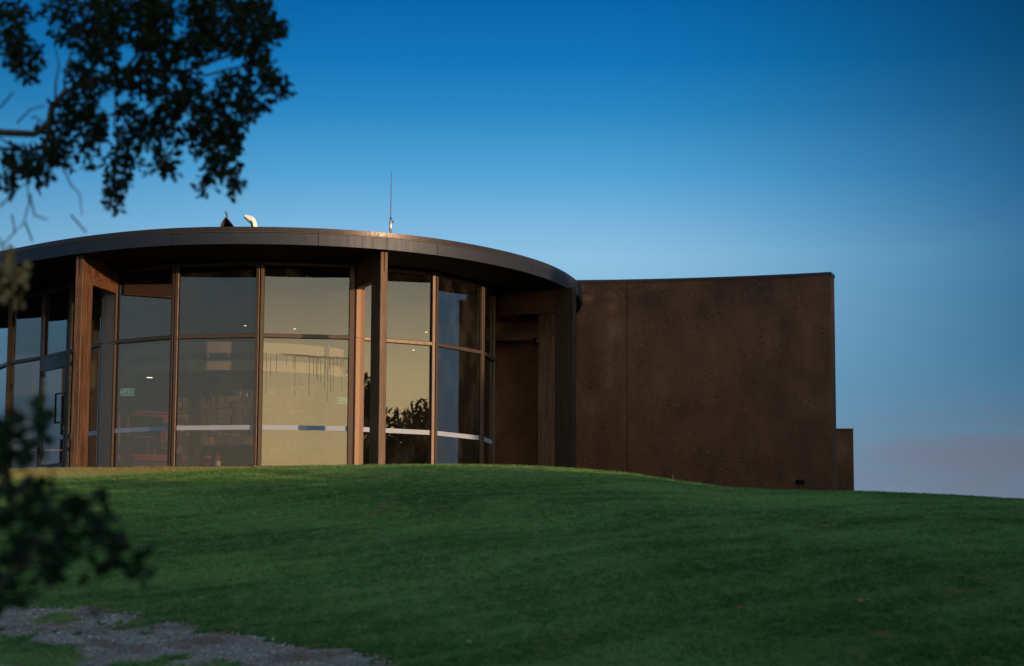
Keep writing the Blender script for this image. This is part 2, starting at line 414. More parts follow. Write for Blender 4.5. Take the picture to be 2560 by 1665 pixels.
M = dict(
    fascia=fasciamat('bronze_fascia_metal'),
    cap=simple('dark_flashing_metal', (0.035, 0.034, 0.04), 0.35, 0.5),
    frame=simple('bronze_window_frame', (0.078, 0.058, 0.050), 0.42, 0.3, 0.12),
    post=simple('bronze_post_cladding', (0.250, 0.165, 0.125), 0.42, 0.25, 0.10),
    doorframe=simple('dark_door_frame', (0.040, 0.036, 0.036), 0.35, 0.4),
    black=simple('black_metal', (0.012, 0.012, 0.013), 0.4, 0.6),
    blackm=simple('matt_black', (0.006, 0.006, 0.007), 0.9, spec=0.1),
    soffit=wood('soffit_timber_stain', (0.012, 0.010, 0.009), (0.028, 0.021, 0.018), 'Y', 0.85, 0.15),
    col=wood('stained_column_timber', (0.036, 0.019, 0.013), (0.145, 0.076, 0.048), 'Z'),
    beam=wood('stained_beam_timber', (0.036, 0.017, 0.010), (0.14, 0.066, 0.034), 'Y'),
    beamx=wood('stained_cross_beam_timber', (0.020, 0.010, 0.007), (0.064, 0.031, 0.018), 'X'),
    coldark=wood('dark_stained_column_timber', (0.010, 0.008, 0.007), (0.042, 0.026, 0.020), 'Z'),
    bolt=simple('galvanised_bolt', (0.10, 0.095, 0.09), 0.4, 0.8),
    stucco=stucco('brown_render'),
    glass=glass('window_glass'),
    glass_d=glass('stained_window_glass', True),
    film=simple('frosted_film', (0.27, 0.33, 0.47), 0.7, 0, 0.05),
    film2=simple('blue_film', (0.14, 0.25, 0.42), 0.7, 0, 0.05),
    plaster=simple('cream_plaster', (0.62, 0.50, 0.38), 0.8, 0, 0.04),
    ceil=simple('grey_ceiling', (0.22, 0.21, 0.20), 0.85, 0, 0.05),
    inwall=simple('dark_interior_wall', (0.13, 0.13, 0.12), 0.85, 0, 0.1),
    floor=simple('polished_floor', (0.16, 0.13, 0.10), 0.4),
    vent=simple('vent_grey', (0.20, 0.21, 0.20), 0.6),
    stone=stonemat('ledge_stone'),
    mortar=simple('mortar', (0.06, 0.055, 0.05), 0.9),
    orange=simple('lift_orange_paint', (0.42, 0.075, 0.035), 0.45, 0, 0.15),
    dirty=simple('grey_steel', (0.11, 0.11, 0.11), 0.5, 0.5),
    white=simple('white_paint', (0.80, 0.78, 0.72), 0.5, 0, 0.04),
    alu=simple('brushed_aluminium', (0.62, 0.60, 0.58), 0.35, 0.8),
    zinc=simple('zinc_sheet', (0.075, 0.062, 0.055), 0.5, 0.3),
    blue=simple('blue_grey_sheet', (0.08, 0.13, 0.18), 0.5, 0.2),
    red=simple('red_cap', (0.35, 0.06, 0.03), 0.5),
    green_sign=emit('sign_green', (0.010, 0.10, 0.055), 0.9),
    sign_white=emit('sign_white', (0.55, 0.8, 0.65), 0.55),
    lamp=emit('downlight_lamp', (1.0, 0.82, 0.52), 5.0),
    lettering=simple('black_lettering', (0.02, 0.015, 0.012), 0.6),
    soil=soilmat('turf_soil'),
    grass=grassmat('turf_blades'),
    gravel=gravelmat('granite_gravel'),
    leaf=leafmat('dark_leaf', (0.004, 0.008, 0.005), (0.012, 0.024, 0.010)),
    leafb=leafmat('shrub_leaf', (0.005, 0.014, 0.009), (0.016, 0.040, 0.018), 0.15),
    leaft=leafmat('far_tree_leaf', (0.030, 0.050, 0.018), (0.070, 0.095, 0.030), 0.15),
    dead=leafmat('dead_leaf', (0.16, 0.11, 0.06), (0.34, 0.26, 0.15), 0.2),
    bark=simple('grey_brown_bark', (0.055, 0.042, 0.034), 0.9, 0, 0.4, 8.0, 0.8, 30.0),
    straw=simple('straw_stalk', (0.30, 0.24, 0.14), 0.8),
)

# ------------------------------------------------------------------ mesh helpers
class MB:
    def __init__(self):
        self.v, self.f, self.smooth = [], [], False
    def quadbox(self, pts):
        """8 points: four bottom (ccw from above), four top"""
        o = len(self.v); self.v += [tuple(p) for p in pts]
        for q in ((3, 2, 1, 0), (4, 5, 6, 7), (0, 1, 5, 4), (1, 2, 6, 5), (2, 3, 7, 6), (3, 0, 4, 7)):
            self.f.append(tuple(o + i for i in q))
        return self
    def box(self, x0, x1, y0, y1, z0, z1, m=None):
        p = [(x0, y0, z0), (x1, y0, z0), (x1, y1, z0), (x0, y1, z0), (x0, y0, z1), (x1, y0, z1), (x1, y1, z1), (x0, y1, z1)]
        if m is not None: p = [m @ Vector(q) for q in p]
        return self.quadbox(p)
    def prism(self, poly, z0, z1, m=None):
        o = len(self.v); n = len(poly)
        p = [Vector((a, b, z0)) for a, b in poly] + [Vector((a, b, z1)) for a, b in poly]
        if m is not None: p = [m @ q for q in p]
        self.v += [tuple(q) for q in p]
        self.f.append(tuple(o + i for i in reversed(range(n)))); self.f.append(tuple(o + n + i for i in range(n)))
        for i in range(n):
            j = (i + 1) % n
            self.f.append((o + i, o + j, o + n + j, o + n + i))
        return self
    def tube(self, pts, rad, seg=8, cap=True):
        pts = [Vector(p) for p in pts]
        rads = rad if isinstance(rad, (list, tuple)) else [rad] * len(pts)
        o = len(self.v); up = None
        for i, p in enumerate(pts):
            d = (pts[min(i + 1, len(pts) - 1)] - pts[max(i - 1, 0)])
            d = d.normalized() if d.length > 1e-9 else Vector((0, 0, 1))
            if up is None:
                up = Vector((0, 0, 1)) if abs(d.z) < 0.9 else Vector((1, 0, 0))
            a = d.cross(up).normalized(); b = a.cross(d).normalized(); up = b
            for k in range(seg):
                t = 2 * math.pi * k / seg
                self.v.append(tuple(p + (a * math.cos(t) + b * math.sin(t)) * rads[i]))
        for i in range(len(pts) - 1):
            for k in range(seg):
                k2 = (k + 1) % seg
                self.f.append((o + i * seg + k2, o + i * seg + k, o + (i + 1) * seg + k, o + (i + 1) * seg + k2))
        if cap:
            self.f.append(tuple(o + k for k in range(seg)))
            self.f.append(tuple(o + (len(pts) - 1) * seg + k for k in reversed(range(seg))))
        return self
    def lathe(self, prof, c, seg=16):
        return self.tube([(c[0], c[1], c[2] + z) for r, z in prof], [max(r, 1e-4) for r, z in prof], seg)
    def build(self, name, material, parent=None, smooth=False, bevel=0.0, origin=None, crease=None):
        me = bpy.data.meshes.new(name)
        v = self.v
        if origin is not None:
            og = Vector(origin); v = [tuple(Vector(q) - og) for q in v]
        me.from_pydata(v, [], self.f); me.update()
        me.materials.append(material)
        o = bpy.data.objects.new(name, me); COL.objects.link(o)
        if origin is not None: o.location = origin
        if smooth:
            for p in me.polygons: p.use_smooth = True
        if crease:
            for p in me.polygons: p.use_smooth = True
            me.set_sharp_from_angle(angle=crease)
        if bevel:
            bm = bmesh.new(); bm.from_mesh(me)
            bmesh.ops.remove_doubles(bm, verts=bm.verts, dist=1e-5)
            bmesh.ops.bevel(bm, geom=list(bm.edges), offset=bevel, segments=1, affect='EDGES', clamp_overlap=True)
            bm.to_mesh(me); bm.free()
        if parent is not None: o.parent = parent
        return o

def tag(o, label=None, cat=None, group=None, kind=None):
    if label: o['label'] = label
    if cat: o['category'] = cat
    if group: o['group'] = group
    if kind: o['kind'] = kind
    return o

def thing(name, label, cat, loc=(0, 0, 0), group=None):
    o = bpy.data.objects.new(name, None); COL.objects.link(o); o.location = loc
    o.empty_display_size = 0.2
    return tag(o, label, cat, group)

def adopt(child, parent):
    """parent while keeping the world place (parents here are unrotated or identity)"""
    bpy.context.view_layer.update()
    child.parent = parent
    child.matrix_parent_inverse = parent.matrix_world.inverted()
    return child

def axis(p, q, z=0.0):
    """frame with origin p, x along p->q, y pointing INTO the building, z up"""
    d = Vector((q[0] - p[0], q[1] - p[1], 0)).normalized()
    n = Vector((-d.y, d.x, 0))
    m = Matrix(((d.x, n.x, 0, p[0]), (d.y, n.y, 0, p[1]), (0, 0, 1, z), (0, 0, 0, 1)))
    return m, (Vector((q[0], q[1], 0)) - Vector((p[0], p[1], 0))).length

# ------------------------------------------------------------------ terrain
YG = 40.9                                     # depth of the front pane
_cr = [(0, 1090), (80, 1088), (300, 1086), (600, 1083), (800, 1080), (1000, 1077), (1100, 1077.5), (1200, 1079.5), (1335, 1088), (1450, 1097),
       (1600, 1119), (1700, 1131), (1800, 1136), (1940, 1139.5), (1985, 1139), (2100, 1143), (2250, 1149.5), (2380, 1158)]
CR_A, CR_T = [], []
for _x, _y in _cr:
    _d = ray(_x * K, _y * K); CR_A.append(_d.x / _d.y); CR_T.append(_d.z / _d.y)
CR_A = np.array(CR_A); CR_T = np.array(CR_T)
_slope_end = (CR_T[-1] - CR_T[-3]) / (CR_A[-1] - CR_A[-3])

def ground(x, y):
    x = np.asarray(x, float); y = np.asarray(y, float)
    ys = np.maximum(y, 1.0)
    a = np.clip(x / ys, -0.6, 0.6)
    t = np.interp(a, CR_A, CR_T)
    t = np.where(a > CR_A[-1], np.maximum(CR_T[-1] + _slope_end * 0.7 * (a - CR_A[-1]), 0.012), t)
    yc = np.interp(a, [-0.6, -0.10, -0.03, 0.03, 0.09, 0.20, 0.6], [40.6, 39.4, 38.6, 38.0, 36.0, 33.0, 31.0])
    zc = CAM_Z + yc * t - 0.05
    y0, z0 = 16.0, 0.81
    s = np.clip((y - y0) / (yc - y0), 0, 1)
    # slope of the bank, eased over the top so that the brow is round
    near = z0 * np.clip(y / y0, -0.2, 1) ** 1 * np.where(y < 0, 0.3, 1)
    k = np.interp(a, [-0.1, 0.0, 0.08], [0.0, 0.10, 0.28])
    prof = s + k * s * (1 - s)
    rise = z0 + (zc - z0) * prof / 1.0
    over = zc - np.clip(y - yc, 0, None) * 0.03 * np.clip(1 - (y - yc) / 120.0, 0.2, 1)
    z = np.where(y < y0, near, np.where(y < yc, rise, over))
    und = 0.035 * np.sin(0.55 * x + 0.33 * y + 0.6) * np.sin(0.21 * x - 0.47 * y) + 0.02 * np.sin(1.3 * x + 0.9 * y)
    ridge = 0.10 * np.exp(-(((x - 0.30 * (y - 20) - 1.2) / 2.2) ** 2)) * np.clip((y - 16) / 8, 0, 1)
    z = z + (und + ridge) * np.clip((y - 6) / 8, 0, 1) * np.clip((yc - 3.5 - y) / 6, 0, 1)
    return z

# gravel patch outline (place points under the photographed edge)
def on_ground(u, v):
    d = ray(u, v); lo, hi = 3.0, 60.0
    f = lambda r: CAM_Z + d.z / d.y * r - float(ground(d.x / d.y * r, r))
    for _ in range(50):
        m_ = (lo + hi) / 2
        if f(m_) > 0: lo = m_
        else: hi = m_
    return Vector((d.x / d.y * lo, lo, float(ground(d.x / d.y * lo, lo))))

edge_px = [(-160, 1412), (0, 1408), (110, 1412), (200, 1408), (290, 1421), (350, 1432), (430, 1447), (500, 1463), (560, 1476), (640, 1490), (720, 1508), (780, 1512), (860, 1522), (905, 1535), (925, 1552)]
EDGE = [on_ground(x * K, y * K) for x, y in edge_px]
GPOLY = [(p.x, p.y) for p in EDGE] + [(EDGE[-1].x + 0.7, EDGE[-1].y - 2.2), (-0.4, 12.0), (-8.0, 11.0), (-9.0, 16.0)]

def in_poly(px, py, poly):
    px = np.asarray(px); py = np.asarray(py); r = np.zeros(px.shape, bool)
    n = len(poly)
    for i in range(n):
        x1, y1 = poly[i]; x2, y2 = poly[(i + 1) % n]
        c = ((y1 > py) != (y2 > py)) & (px < (x2 - x1) * (py - y1) / (y2 - y1 + 1e-12) + x1)
        r ^= c
    return r

def vnoise(x, y, seed=0):
    """cheap value noise on numpy arrays, 0..1"""
    xi = np.floor(x).astype(int); yi = np.floor(y).astype(int); xf = x - xi; yf = y - yi
    h = lambda a, b: np.mod(np.sin(a * 127.1 + b * 311.7 + seed * 74.7) * 43758.5453, 1.0)
    sx = xf * xf * (3 - 2 * xf); sy = yf * yf * (3 - 2 * yf)
    return (h(xi, yi) * (1 - sx) + h(xi + 1, yi) * sx) * (1 - sy) + (h(xi, yi + 1) * (1 - sx) + h(xi + 1, yi + 1) * sx) * sy
def fbm(x, y, seed=0, oct=4):
    s, a, t = 0, 0.5, 0
    for i in range(oct):
        s = s + a * vnoise(x * 2 ** i, y * 2 ** i, seed + i); t += a; a *= 0.55
    return s / t

# ------------------------------------------------------------------ plan of the pavilion
Z_SOF = at(645, 608, 38.7).z                       # underside of the roof edge
Z_TOP = at(645, 566, 38.7).z
Z_TR = at(649, 839, YG).z                          # transom
Z_HEAD = Z_SOF - 0.03
Z_STRIP = at(649, 1068, YG).z
Z_BASE = 3.2
Z_FLOOR = 3.62
pz = lambda u, v: atz(u, v, Z_TR).to_2d()
P_L0, P_110, P_JAMB, P_G0, P_G1 = pz(25, 908), pz(110, 894), pz(179, 879), pz(258, 860.6), pz(290, 855.5)
P_A, P_B, P_C0, P_C1, P_D = pz(437.5, 843), pz(649, 839), pz(885, 844.3), pz(906, 846.8), pz(1084.5, 860.5)
_al = math.radians(59.2)
_k = (1203 - 1280) / FPX
_t = (_k * P_D.y - P_D.x) / (math.cos(_al) - _k * math.sin(_al))
P_E = Vector((P_D.x + _t * math.cos(_al), P_D.y + _t * math.sin(_al)))
_k = (1232 - 1280) / FPX; _al = math.radians(81)
_t = (_k * P_E.y - P_E.x) / (math.cos(_al) - _k * math.sin(_al))
P_F = Vector((P_E.x + _t * math.cos(_al), P_E.y + _t * math.sin(_al)))
P_M0 = P_L0 + Vector((-0.85, 1.75))
P_M1 = P_M0 + Vector((-0.5, 1.9))
GLASS_LINE = [P_M1, P_M0, P_L0, P_110, P_JAMB, P_G0, P_G1, P_A, P_B, P_C0, P_C1, P_D, P_E, P_F]

bot = [(35, 612), (120, 596), (200, 585), (300, 574), (400, 567), (500, 565), (600, 565), (700, 567), (800, 571), (900, 578), (1000, 588), (1100, 603), (1200, 624), (1260, 641), (1310, 660), (1340, 683), (1350, 690)]
_ring = [atz(x * K, y * K, Z_SOF).to_2d() for x, y in bot]
xr = _ring[-1].x
_ring += [Vector((xr + 0.16, _ring[-1].y + 1.5)), Vector((xr + 0.10, _ring[-1].y + 4.0)), Vector((xr - 0.9, 55.0)), Vector((-5.2, 57.5)), Vector((-11.0, 57.0)), Vector((-15.2, 54.2)), Vector((-16.8, 50.6)), Vector((-15.9, 47.3)), Vector((-14.0, 45.1)), Vector((-12.2, 43.3))]

def closed_spline(pts, step):
    out = []; n = len(pts)
    for i in range(n):
        p0, p1, p2, p3 = pts[i - 1], pts[i], pts[(i + 1) % n], pts[(i + 2) % n]
        t0 = 0.0; t1 = t0 + max((p1 - p0).length, 1e-3) ** 0.5; t2 = t1 + max((p2 - p1).length, 1e-3) ** 0.5; t3 = t2 + max((p3 - p2).length, 1e-3) ** 0.5
        m_ = max(2, int((p2 - p1).length / step))
        for k in range(m_):
            t = t1 + (t2 - t1) * k / m_
            a1 = p0 * ((t1 - t) / (t1 - t0)) + p1 * ((t - t0) / (t1 - t0)); a2 = p1 * ((t2 - t) / (t2 - t1)) + p2 * ((t - t1) / (t2 - t1)); a3 = p2 * ((t3 - t) / (t3 - t2)) + p3 * ((t - t2) / (t3 - t2))
            b1 = a1 * ((t2 - t) / (t2 - t0)) + a2 * ((t - t0) / (t2 - t0)); b2 = a2 * ((t3 - t) / (t3 - t1)) + a3 * ((t - t1) / (t3 - t1))
            out.append(b1 * ((t2 - t) / (t2 - t1)) + b2 * ((t - t1) / (t2 - t1)))
    return out
for _ in range(2):                                  # smooth the measured points a little
    _ring = [(_ring[i - 1] + _ring[i] * 4 + _ring[(i + 1) % len(_ring)]) / 6 for i in range(len(_ring))]
RING = closed_spline(_ring, 0.16)

def offset_ring(ring, d):
    """positive d = inwards"""
    n = len(ring); out = []
    for i in range(n):
        t = (ring[(i + 1) % n] - ring[i - 1]).normalized()
        out.append(ring[i] + Vector((-t.y, t.x)) * d)
    return out

# ------------------------------------------------------------------ ground sheets
def grid_mesh(name, xs, ys, zf, material):
    X, Y = np.meshgrid(xs, ys)
    Z = zf(X, Y)
    v = np.stack([X, Y, Z], -1).reshape(-1, 3)
    nx, ny = len(xs), len(ys)
    i = np.arange(nx * ny).reshape(ny, nx)
    f = np.stack([i[:-1, :-1], i[:-1, 1:], i[1:, 1:], i[1:, :-1]], -1).reshape(-1, 4)
    me = bpy.data.meshes.new(name); me.from_pydata(v.tolist(), [], f.tolist()); me.update()
    me.materials.append(material)
    me.polygons.foreach_set('use_smooth', [True] * len(me.polygons))
    o = bpy.data.objects.new(name, me); COL.objects.link(o)
    return o

FOOT = [(p.x, p.y) for p in GLASS_LINE] + [(0.0, 52.2), (0.0, 56.0), (-12.0, 56.0)]
def ground_mesh_z(X, Y):
    Z = ground(X, Y)
    inside = in_poly(X, Y - 0.35, FOOT) & (Y > 41.2)
    Z = np.where(inside, np.minimum(Z, 3.15), Z)
    return Z
xs = np.unique(np.concatenate([np.linspace(-4000, -60, 14), np.linspace(-60, -16, 23), np.linspace(-16, 16, 161), np.linspace(16, 60, 23), np.linspace(60, 4000, 14)]))
ys = np.unique(np.concatenate([np.linspace(-3000, -40, 12), np.linspace(-40, 6, 24), np.linspace(6, 60, 217), np.linspace(60, 200, 24), np.linspace(200, 6000, 16)]))
lawn = tag(grid_mesh('lawn_hill', xs, ys, ground_mesh_z, M['soil']), 'dark green mown lawn bank rising to the pavilion', None, None, 'structure')

gx = np.arange(-8.8, 0.6, 0.10); gy = np.arange(11.2, 24.0, 0.10)
def gravel_sheet():
    X, Y = np.meshgrid(gx, gy)
    keep = in_poly(X + 0.25 * (fbm(X * 1.5, Y * 1.5, 3) - 0.5), Y + 0.5 * (fbm(X * 1.5, Y * 1.5, 9) - 0.5), GPOLY)
    Z = ground(X, Y) + 0.006 + 0.012 * (fbm(X * 3, Y * 3, 5) - 0.4)
    Z = np.maximum(Z, ground(X, Y) + 0.004)
    idx = np.arange(X.size).reshape(X.shape)
    kf = keep[:-1, :-1] & keep[1:, :-1] & keep[:-1, 1:] & keep[1:, 1:]
    q = np.stack([idx[:-1, :-1], idx[:-1, 1:], idx[1:, 1:], idx[1:, :-1]], -1)[kf]
    used = np.unique(q); rem = -np.ones(X.size, int); rem[used] = np.arange(len(used))
    v = np.stack([X, Y, Z], -1).reshape(-1, 3)[used]
    me = bpy.data.meshes.new('gravel_path'); me.from_pydata(v.tolist(), [], rem[q].tolist()); me.update()
    me.materials.append(M['gravel'])
    o = bpy.data.objects.new('gravel_path', me); COL.objects.link(o)
    return tag(o, 'pale bare gravel ground at the foot of the lawn', None, None, 'structure')
gravel_sheet()

# ------------------------------------------------------------------ turf: blades as instanced tufts
def proto_collection(name, objs):
    c = bpy.data.collections.new(name)
    for o in objs:
        c.objects.link(o)
    return c

def tuft_mesh(name, nb, rad, h0, h1, lean, width, material):
    v, f = [], []
    for _ in range(nb):
        a = random.uniform(0, 6.283); r = rad * math.sqrt(random.random())
        bx, by = r * math.cos(a), r * math.sin(a)
        h = random.uniform(h0, h1); la = random.uniform(0, 6.283); L = random.uniform(0.1, lean) * h
        w = width * random.uniform(0.7, 1.2); wa = random.uniform(0, 3.1416)
        wx, wy = w * math.cos(wa), w * math.sin(wa)
        mx, my = bx + L * 0.35 * math.cos(la), by + L * 0.35 * math.sin(la)
        tx, ty = bx + L * math.cos(la), by + L * math.sin(la)
        o = len(v)
        v += [(bx - wx, by - wy, -0.01), (bx + wx, by + wy, -0.01), (mx + wx * .8, my + wy * .8, h * 0.55), (mx - wx * .8, my - wy * .8, h * 0.55), (tx, ty, h)]
        f += [(o, o + 1, o + 2, o + 3), (o + 3, o + 2, o + 4)]
    me = bpy.data.meshes.new(name); me.from_pydata(v, [], f); me.update(); me.materials.append(material)
    return bpy.data.objects.new(name, me)

def scatter(name, pts, scale, rotz, dry, collection, label, tilt=0.0):
    """one object: points carrying scale / turn / dryness, drawn as instances by geometry nodes"""
    n = len(pts)
    me = bpy.data.meshes.new(name)
    me.vertices.add(n)
    me.vertices.foreach_set('co', np.asarray(pts, np.float32).ravel())
    for nm, arr in (('sc', scale), ('rz', rotz), ('dry', dry)):
        at_ = me.attributes.new(nm, 'FLOAT', 'POINT'); at_.data.foreach_set('value', np.asarray(arr, np.float32))
    me.update()
    o = bpy.data.objects.new(name, me); COL.objects.link(o)
    ng = bpy.data.node_groups.new(name + '_nodes', 'GeometryNodeTree')
    ng.interface.new_socket('Geometry', in_out='INPUT', socket_type='NodeSocketGeometry')
    ng.interface.new_socket('Geometry', in_out='OUTPUT', socket_type='NodeSocketGeometry')
    nd = ng.nodes
    gi, go = nd.new('NodeGroupInput'), nd.new('NodeGroupOutput')
    ci = nd.new('GeometryNodeCollectionInfo'); ci.inputs['Collection'].default_value = collection
    ci.inputs['Separate Children'].default_value = True; ci.inputs['Reset Children'].default_value = True
    ip = nd.new('GeometryNodeInstanceOnPoints'); ip.inputs['Pick Instance'].default_value = True
    rv = nd.new('FunctionNodeRandomValue'); rv.data_type = 'INT'
    for s in rv.inputs:
        if s.name == 'Min' and s.type == 'INT': s.default_value = 0
        if s.name == 'Max' and s.type == 'INT': s.default_value = len(collection.objects) - 1
    def attr(nm):
        a = nd.new('GeometryNodeInputNamedAttribute'); a.data_type = 'FLOAT'; a.inputs['Name'].default_value = nm
        return [s for s in a.outputs if s.enabled and s.name == 'Attribute'][0]
    cx = nd.new('ShaderNodeCombineXYZ')
    l = ng.links.new
    l(attr('rz'), cx.inputs[2])
    er = nd.new('FunctionNodeEulerToRotation'); l(cx.outputs[0], er.inputs[0])
    l(gi.outputs[0], ip.inputs['Points']); l(ci.outputs[0], ip.inputs['Instance'])
    l([s for s in rv.outputs if s.enabled and s.type == 'INT'][0], ip.inputs['Instance Index'])
    l(er.outputs[0], ip.inputs['Rotation']); l(attr('sc'), ip.inputs['Scale'])
    l(ip.outputs[0], go.inputs[0])
    md = o.modifiers.new('scatter', 'NODES'); md.node_group = ng
    return tag(o, label, None, None, 'stuff')

tufts = proto_collection('tuft_shapes', [tuft_mesh('turf_tuft', 13, 0.034, 0.018, 0.046, 0.9, 0.0024, M['grass']) for _ in range(6)])

def turf_points():
    n = 520000
    # more tufts close by, where each one is larger in the picture
    r = 14.5 + (42.0 - 14.5) * RNG.random(n) ** 0.92
    a = (RNG.random(n) * 2 - 1) * 0.285
    x = a * r; y = r
    g = in_poly(x + 0.25 * (fbm(x * 1.5, y * 1.5, 3) - 0.5), y + 0.5 * (fbm(x * 1.5, y * 1.5, 9) - 0.5), GPOLY)
    # in the gravel only scattered mats of weeds survive
    mats = fbm(x * 3.0 + 4, y * 1.5 + 2, 21, 4)
    ex = np.array([p.x for p in EDGE]); ey = np.array([p.y for p in EDGE])
    back_off = np.interp(x, ex, ey) - y                # metres in front of the turf edge
    mats = mats + 0.05 * np.clip(back_off - 1.2, -1.5, 1.2)
    keep = (~g) | ((mats > 0.555 + 0.05 * (fbm(x * 6, y * 4, 77, 2) - 0.4)) & (RNG.random(n) < 0.75))
    keep &= ~(in_poly(x, y - 0.05, FOOT) & (y > 40.9))
    x, y, g = x[keep], y[keep], g[keep]
    z = ground(x, y)
    dist = y
    sc = (0.75 + 0.022 * (dist - 14)) * (0.75 + 0.5 * RNG.random(len(x))) * (0.85 + 0.5 * (fbm(x * 0.9, y * 0.7, 31) - 0.4))
    sc = np.where(g, sc * 1.25, sc)
    ycr = np.interp(np.clip(x / y, -0.6, 0.6), [-0.6, -0.10, -0.03, 0.03, 0.09, 0.20, 0.6], [40.6, 39.4, 38.6, 38.0, 36.0, 33.0, 31.0])
    sc = np.where((np.abs(y - ycr) < 0.5) & (RNG.random(len(x)) < 0.35), sc * 1.25, sc)
    # dead straw patches; the dry terrace by the glass is paled to paint in sunlight
    d1 = fbm(x * 1.1, y * 0.75, 41, 4)
    dry = np.clip((d1 - 0.74) * 5, 0, 0.45)
    d2 = fbm(x * 3.1, y * 1.8, 47, 3)
    dry = np.maximum(dry, np.clip((d2 - 0.78) * 7, 0, 0.6))
    dry = dry * (RNG.random(len(x)) < 0.75)
    sunlit_dry = np.clip((y - 36.4 - 0.55 * (x + 9)) / 1.2, 0, 1) * np.clip((-2.0 - x) / 2.5, 0, 1)
    dry = np.maximum(dry, sunlit_dry * (0.45 + 0.45 * RNG.random(len(x))))
    dry = np.clip(dry + (RNG.random(len(x)) < 0.02) * 0.8, 0, 1)
    return np.stack([x, y, z], -1), sc, RNG.random(len(x)) * 6.283, dry
scatter('grass', *turf_points(), tufts, 'short mown green grass covering the bank, straw coloured in patches')

def pebble(name):
    bm = bmesh.new(); bmesh.ops.create_icosphere(bm, subdivisions=1, radius=0.012)
    for v in bm.verts:
        v.co.z *= 0.6; v.co += Vector((random.uniform(-1, 1), random.uniform(-1, 1), random.uniform(-1, 1))) * 0.003
    me = bpy.data.meshes.new(name); bm.to_mesh(me); bm.free(); me.materials.append(M['gravel'])
    return bpy.data.objects.new(name, me)
pebbles = proto_collection('pebble_shapes', [pebble('pebble') for _ in range(4)])
def pebble_points():
    n = 45000
    x = -8.5 + 9 * RNG.random(n); y = 12 + 11 * RNG.random(n)
    keep = in_poly(x, y, GPOLY) & (np.abs(x / y) < 0.3)
    x, y = x[keep], y[keep]
    return np.stack([x, y, ground(x, y) + 0.012], -1), 0.4 + 1.1 * RNG.random(len(x)) ** 3, RNG.random(len(x)) * 6.28, np.zeros(len(x))
scatter('gravel_stones', *pebble_points(), pebbles, 'loose pale gravel stones lying on the bare ground')

# ------------------------------------------------------------------ the pavilion
pav = thing('pavilion', 'round dark glass pavilion with a flat bronze roof on timber columns', 'building', (0, 0, 0))

# roof: deck, bronze fascia panels with open joints, dark capping
deck = MB(); deck.prism([tuple(p) for p in offset_ring(RING, 0.06)], Z_SOF + 0.06, Z_TOP - 0.10)
roof = deck.build('roof', M['cap'], pav)
cap = MB()
o1 = offset_ring(RING, 0.015); i1 = offset_ring(RING, 0.22)
n_ = len(RING)
def ringband(mb, outer, inner, z0, z1):
    n = len(outer); o = len(mb.v)
    for p in outer: mb.v.append((p.x, p.y, z0))
    for p in outer: mb.v.append((p.x, p.y, z1))
    for p in inner: mb.v.append((p.x, p.y, z1))
    for p in inner: mb.v.append((p.x, p.y, z0))
    for i in range(n):
        j = (i + 1) % n
        for a, b in ((0, 1), (1, 2), (2, 3), (3, 0)):
            mb.f.append((o + a * n + i, o + a * n + j, o + b * n + j, o + b * n + i))
ringband(cap, o1, i1, Z_TOP - 0.082, Z_TOP)
cap.build('capping', M['cap'], roof, crease=.5)
ridge = MB(); ringband(ridge, offset_ring(RING, 0.008), offset_ring(RING, 0.12), Z_TOP - 0.104, Z_TOP - 0.090)
ridge.build('drip_edge', M['frame'], roof, crease=.5)
# panel joints where the photograph shows them
cum = [0.0]
for i in range(n_): cum.append(cum[-1] + (RING[(i + 1) % n_] - RING[i]).length)
def ring_s(u):
    best = min(range(len(RING)), key=lambda i: abs((RING[i].x / RING[i].y) - (u - 1280) / FPX) + (1 if RING[i].y > 48 else 0))
    return cum[best]
js = [ring_s(u) for u in (149, 428, 780, 1096, 1325)]
start = js[0]
total = cum[-1]
cuts = [s for s in js]
s = js[-1]
while s + 2.0 < total + js[0] - 1.0:
    s += 2.0; cuts.append(s)
def ring_at(s):
    s = s % total
    i = max(0, np.searchsorted(cum, s, 'right') - 1); i = min(i, n_ - 1)
    t = (s - cum[i]) / max(cum[i + 1] - cum[i], 1e-6)
    return RING[i].lerp(RING[(i + 1) % n_], t)
for k in range(len(cuts)):
    a, b = cuts[k] + 0.006, (cuts[k + 1] if k + 1 < len(cuts) else cuts[0] + total) - 0.006
    m_ = max(3, int((b - a) / 0.16))
    line = [ring_at(a + (b - a) * q / m_) for q in range(m_ + 1)]
    mb = MB()
    for q, p in enumerate(line):
        t = (line[min(q + 1, m_)] - line[max(q - 1, 0)]).normalized(); nn = Vector((-t.y, t.x))
        mb.v += [(p.x, p.y, Z_SOF - 0.012), (p.x, p.y, Z_TOP - 0.115), (*(p + nn * 0.05), Z_TOP - 0.115), (*(p + nn * 0.05), Z_SOF - 0.012)]
    for q in range(m_):
        o = q * 4
        for c in range(4):
            d = (c + 1) % 4
            mb.f.append((o + c, o + 4 + c, o + 4 + d, o + d))
    mb.f.append((0, 1, 2, 3)); e = m_ * 4; mb.f.append((e + 3, e + 2, e + 1, e))
    mb.build('fascia_panel', M['fascia'], pav, crease=.5)

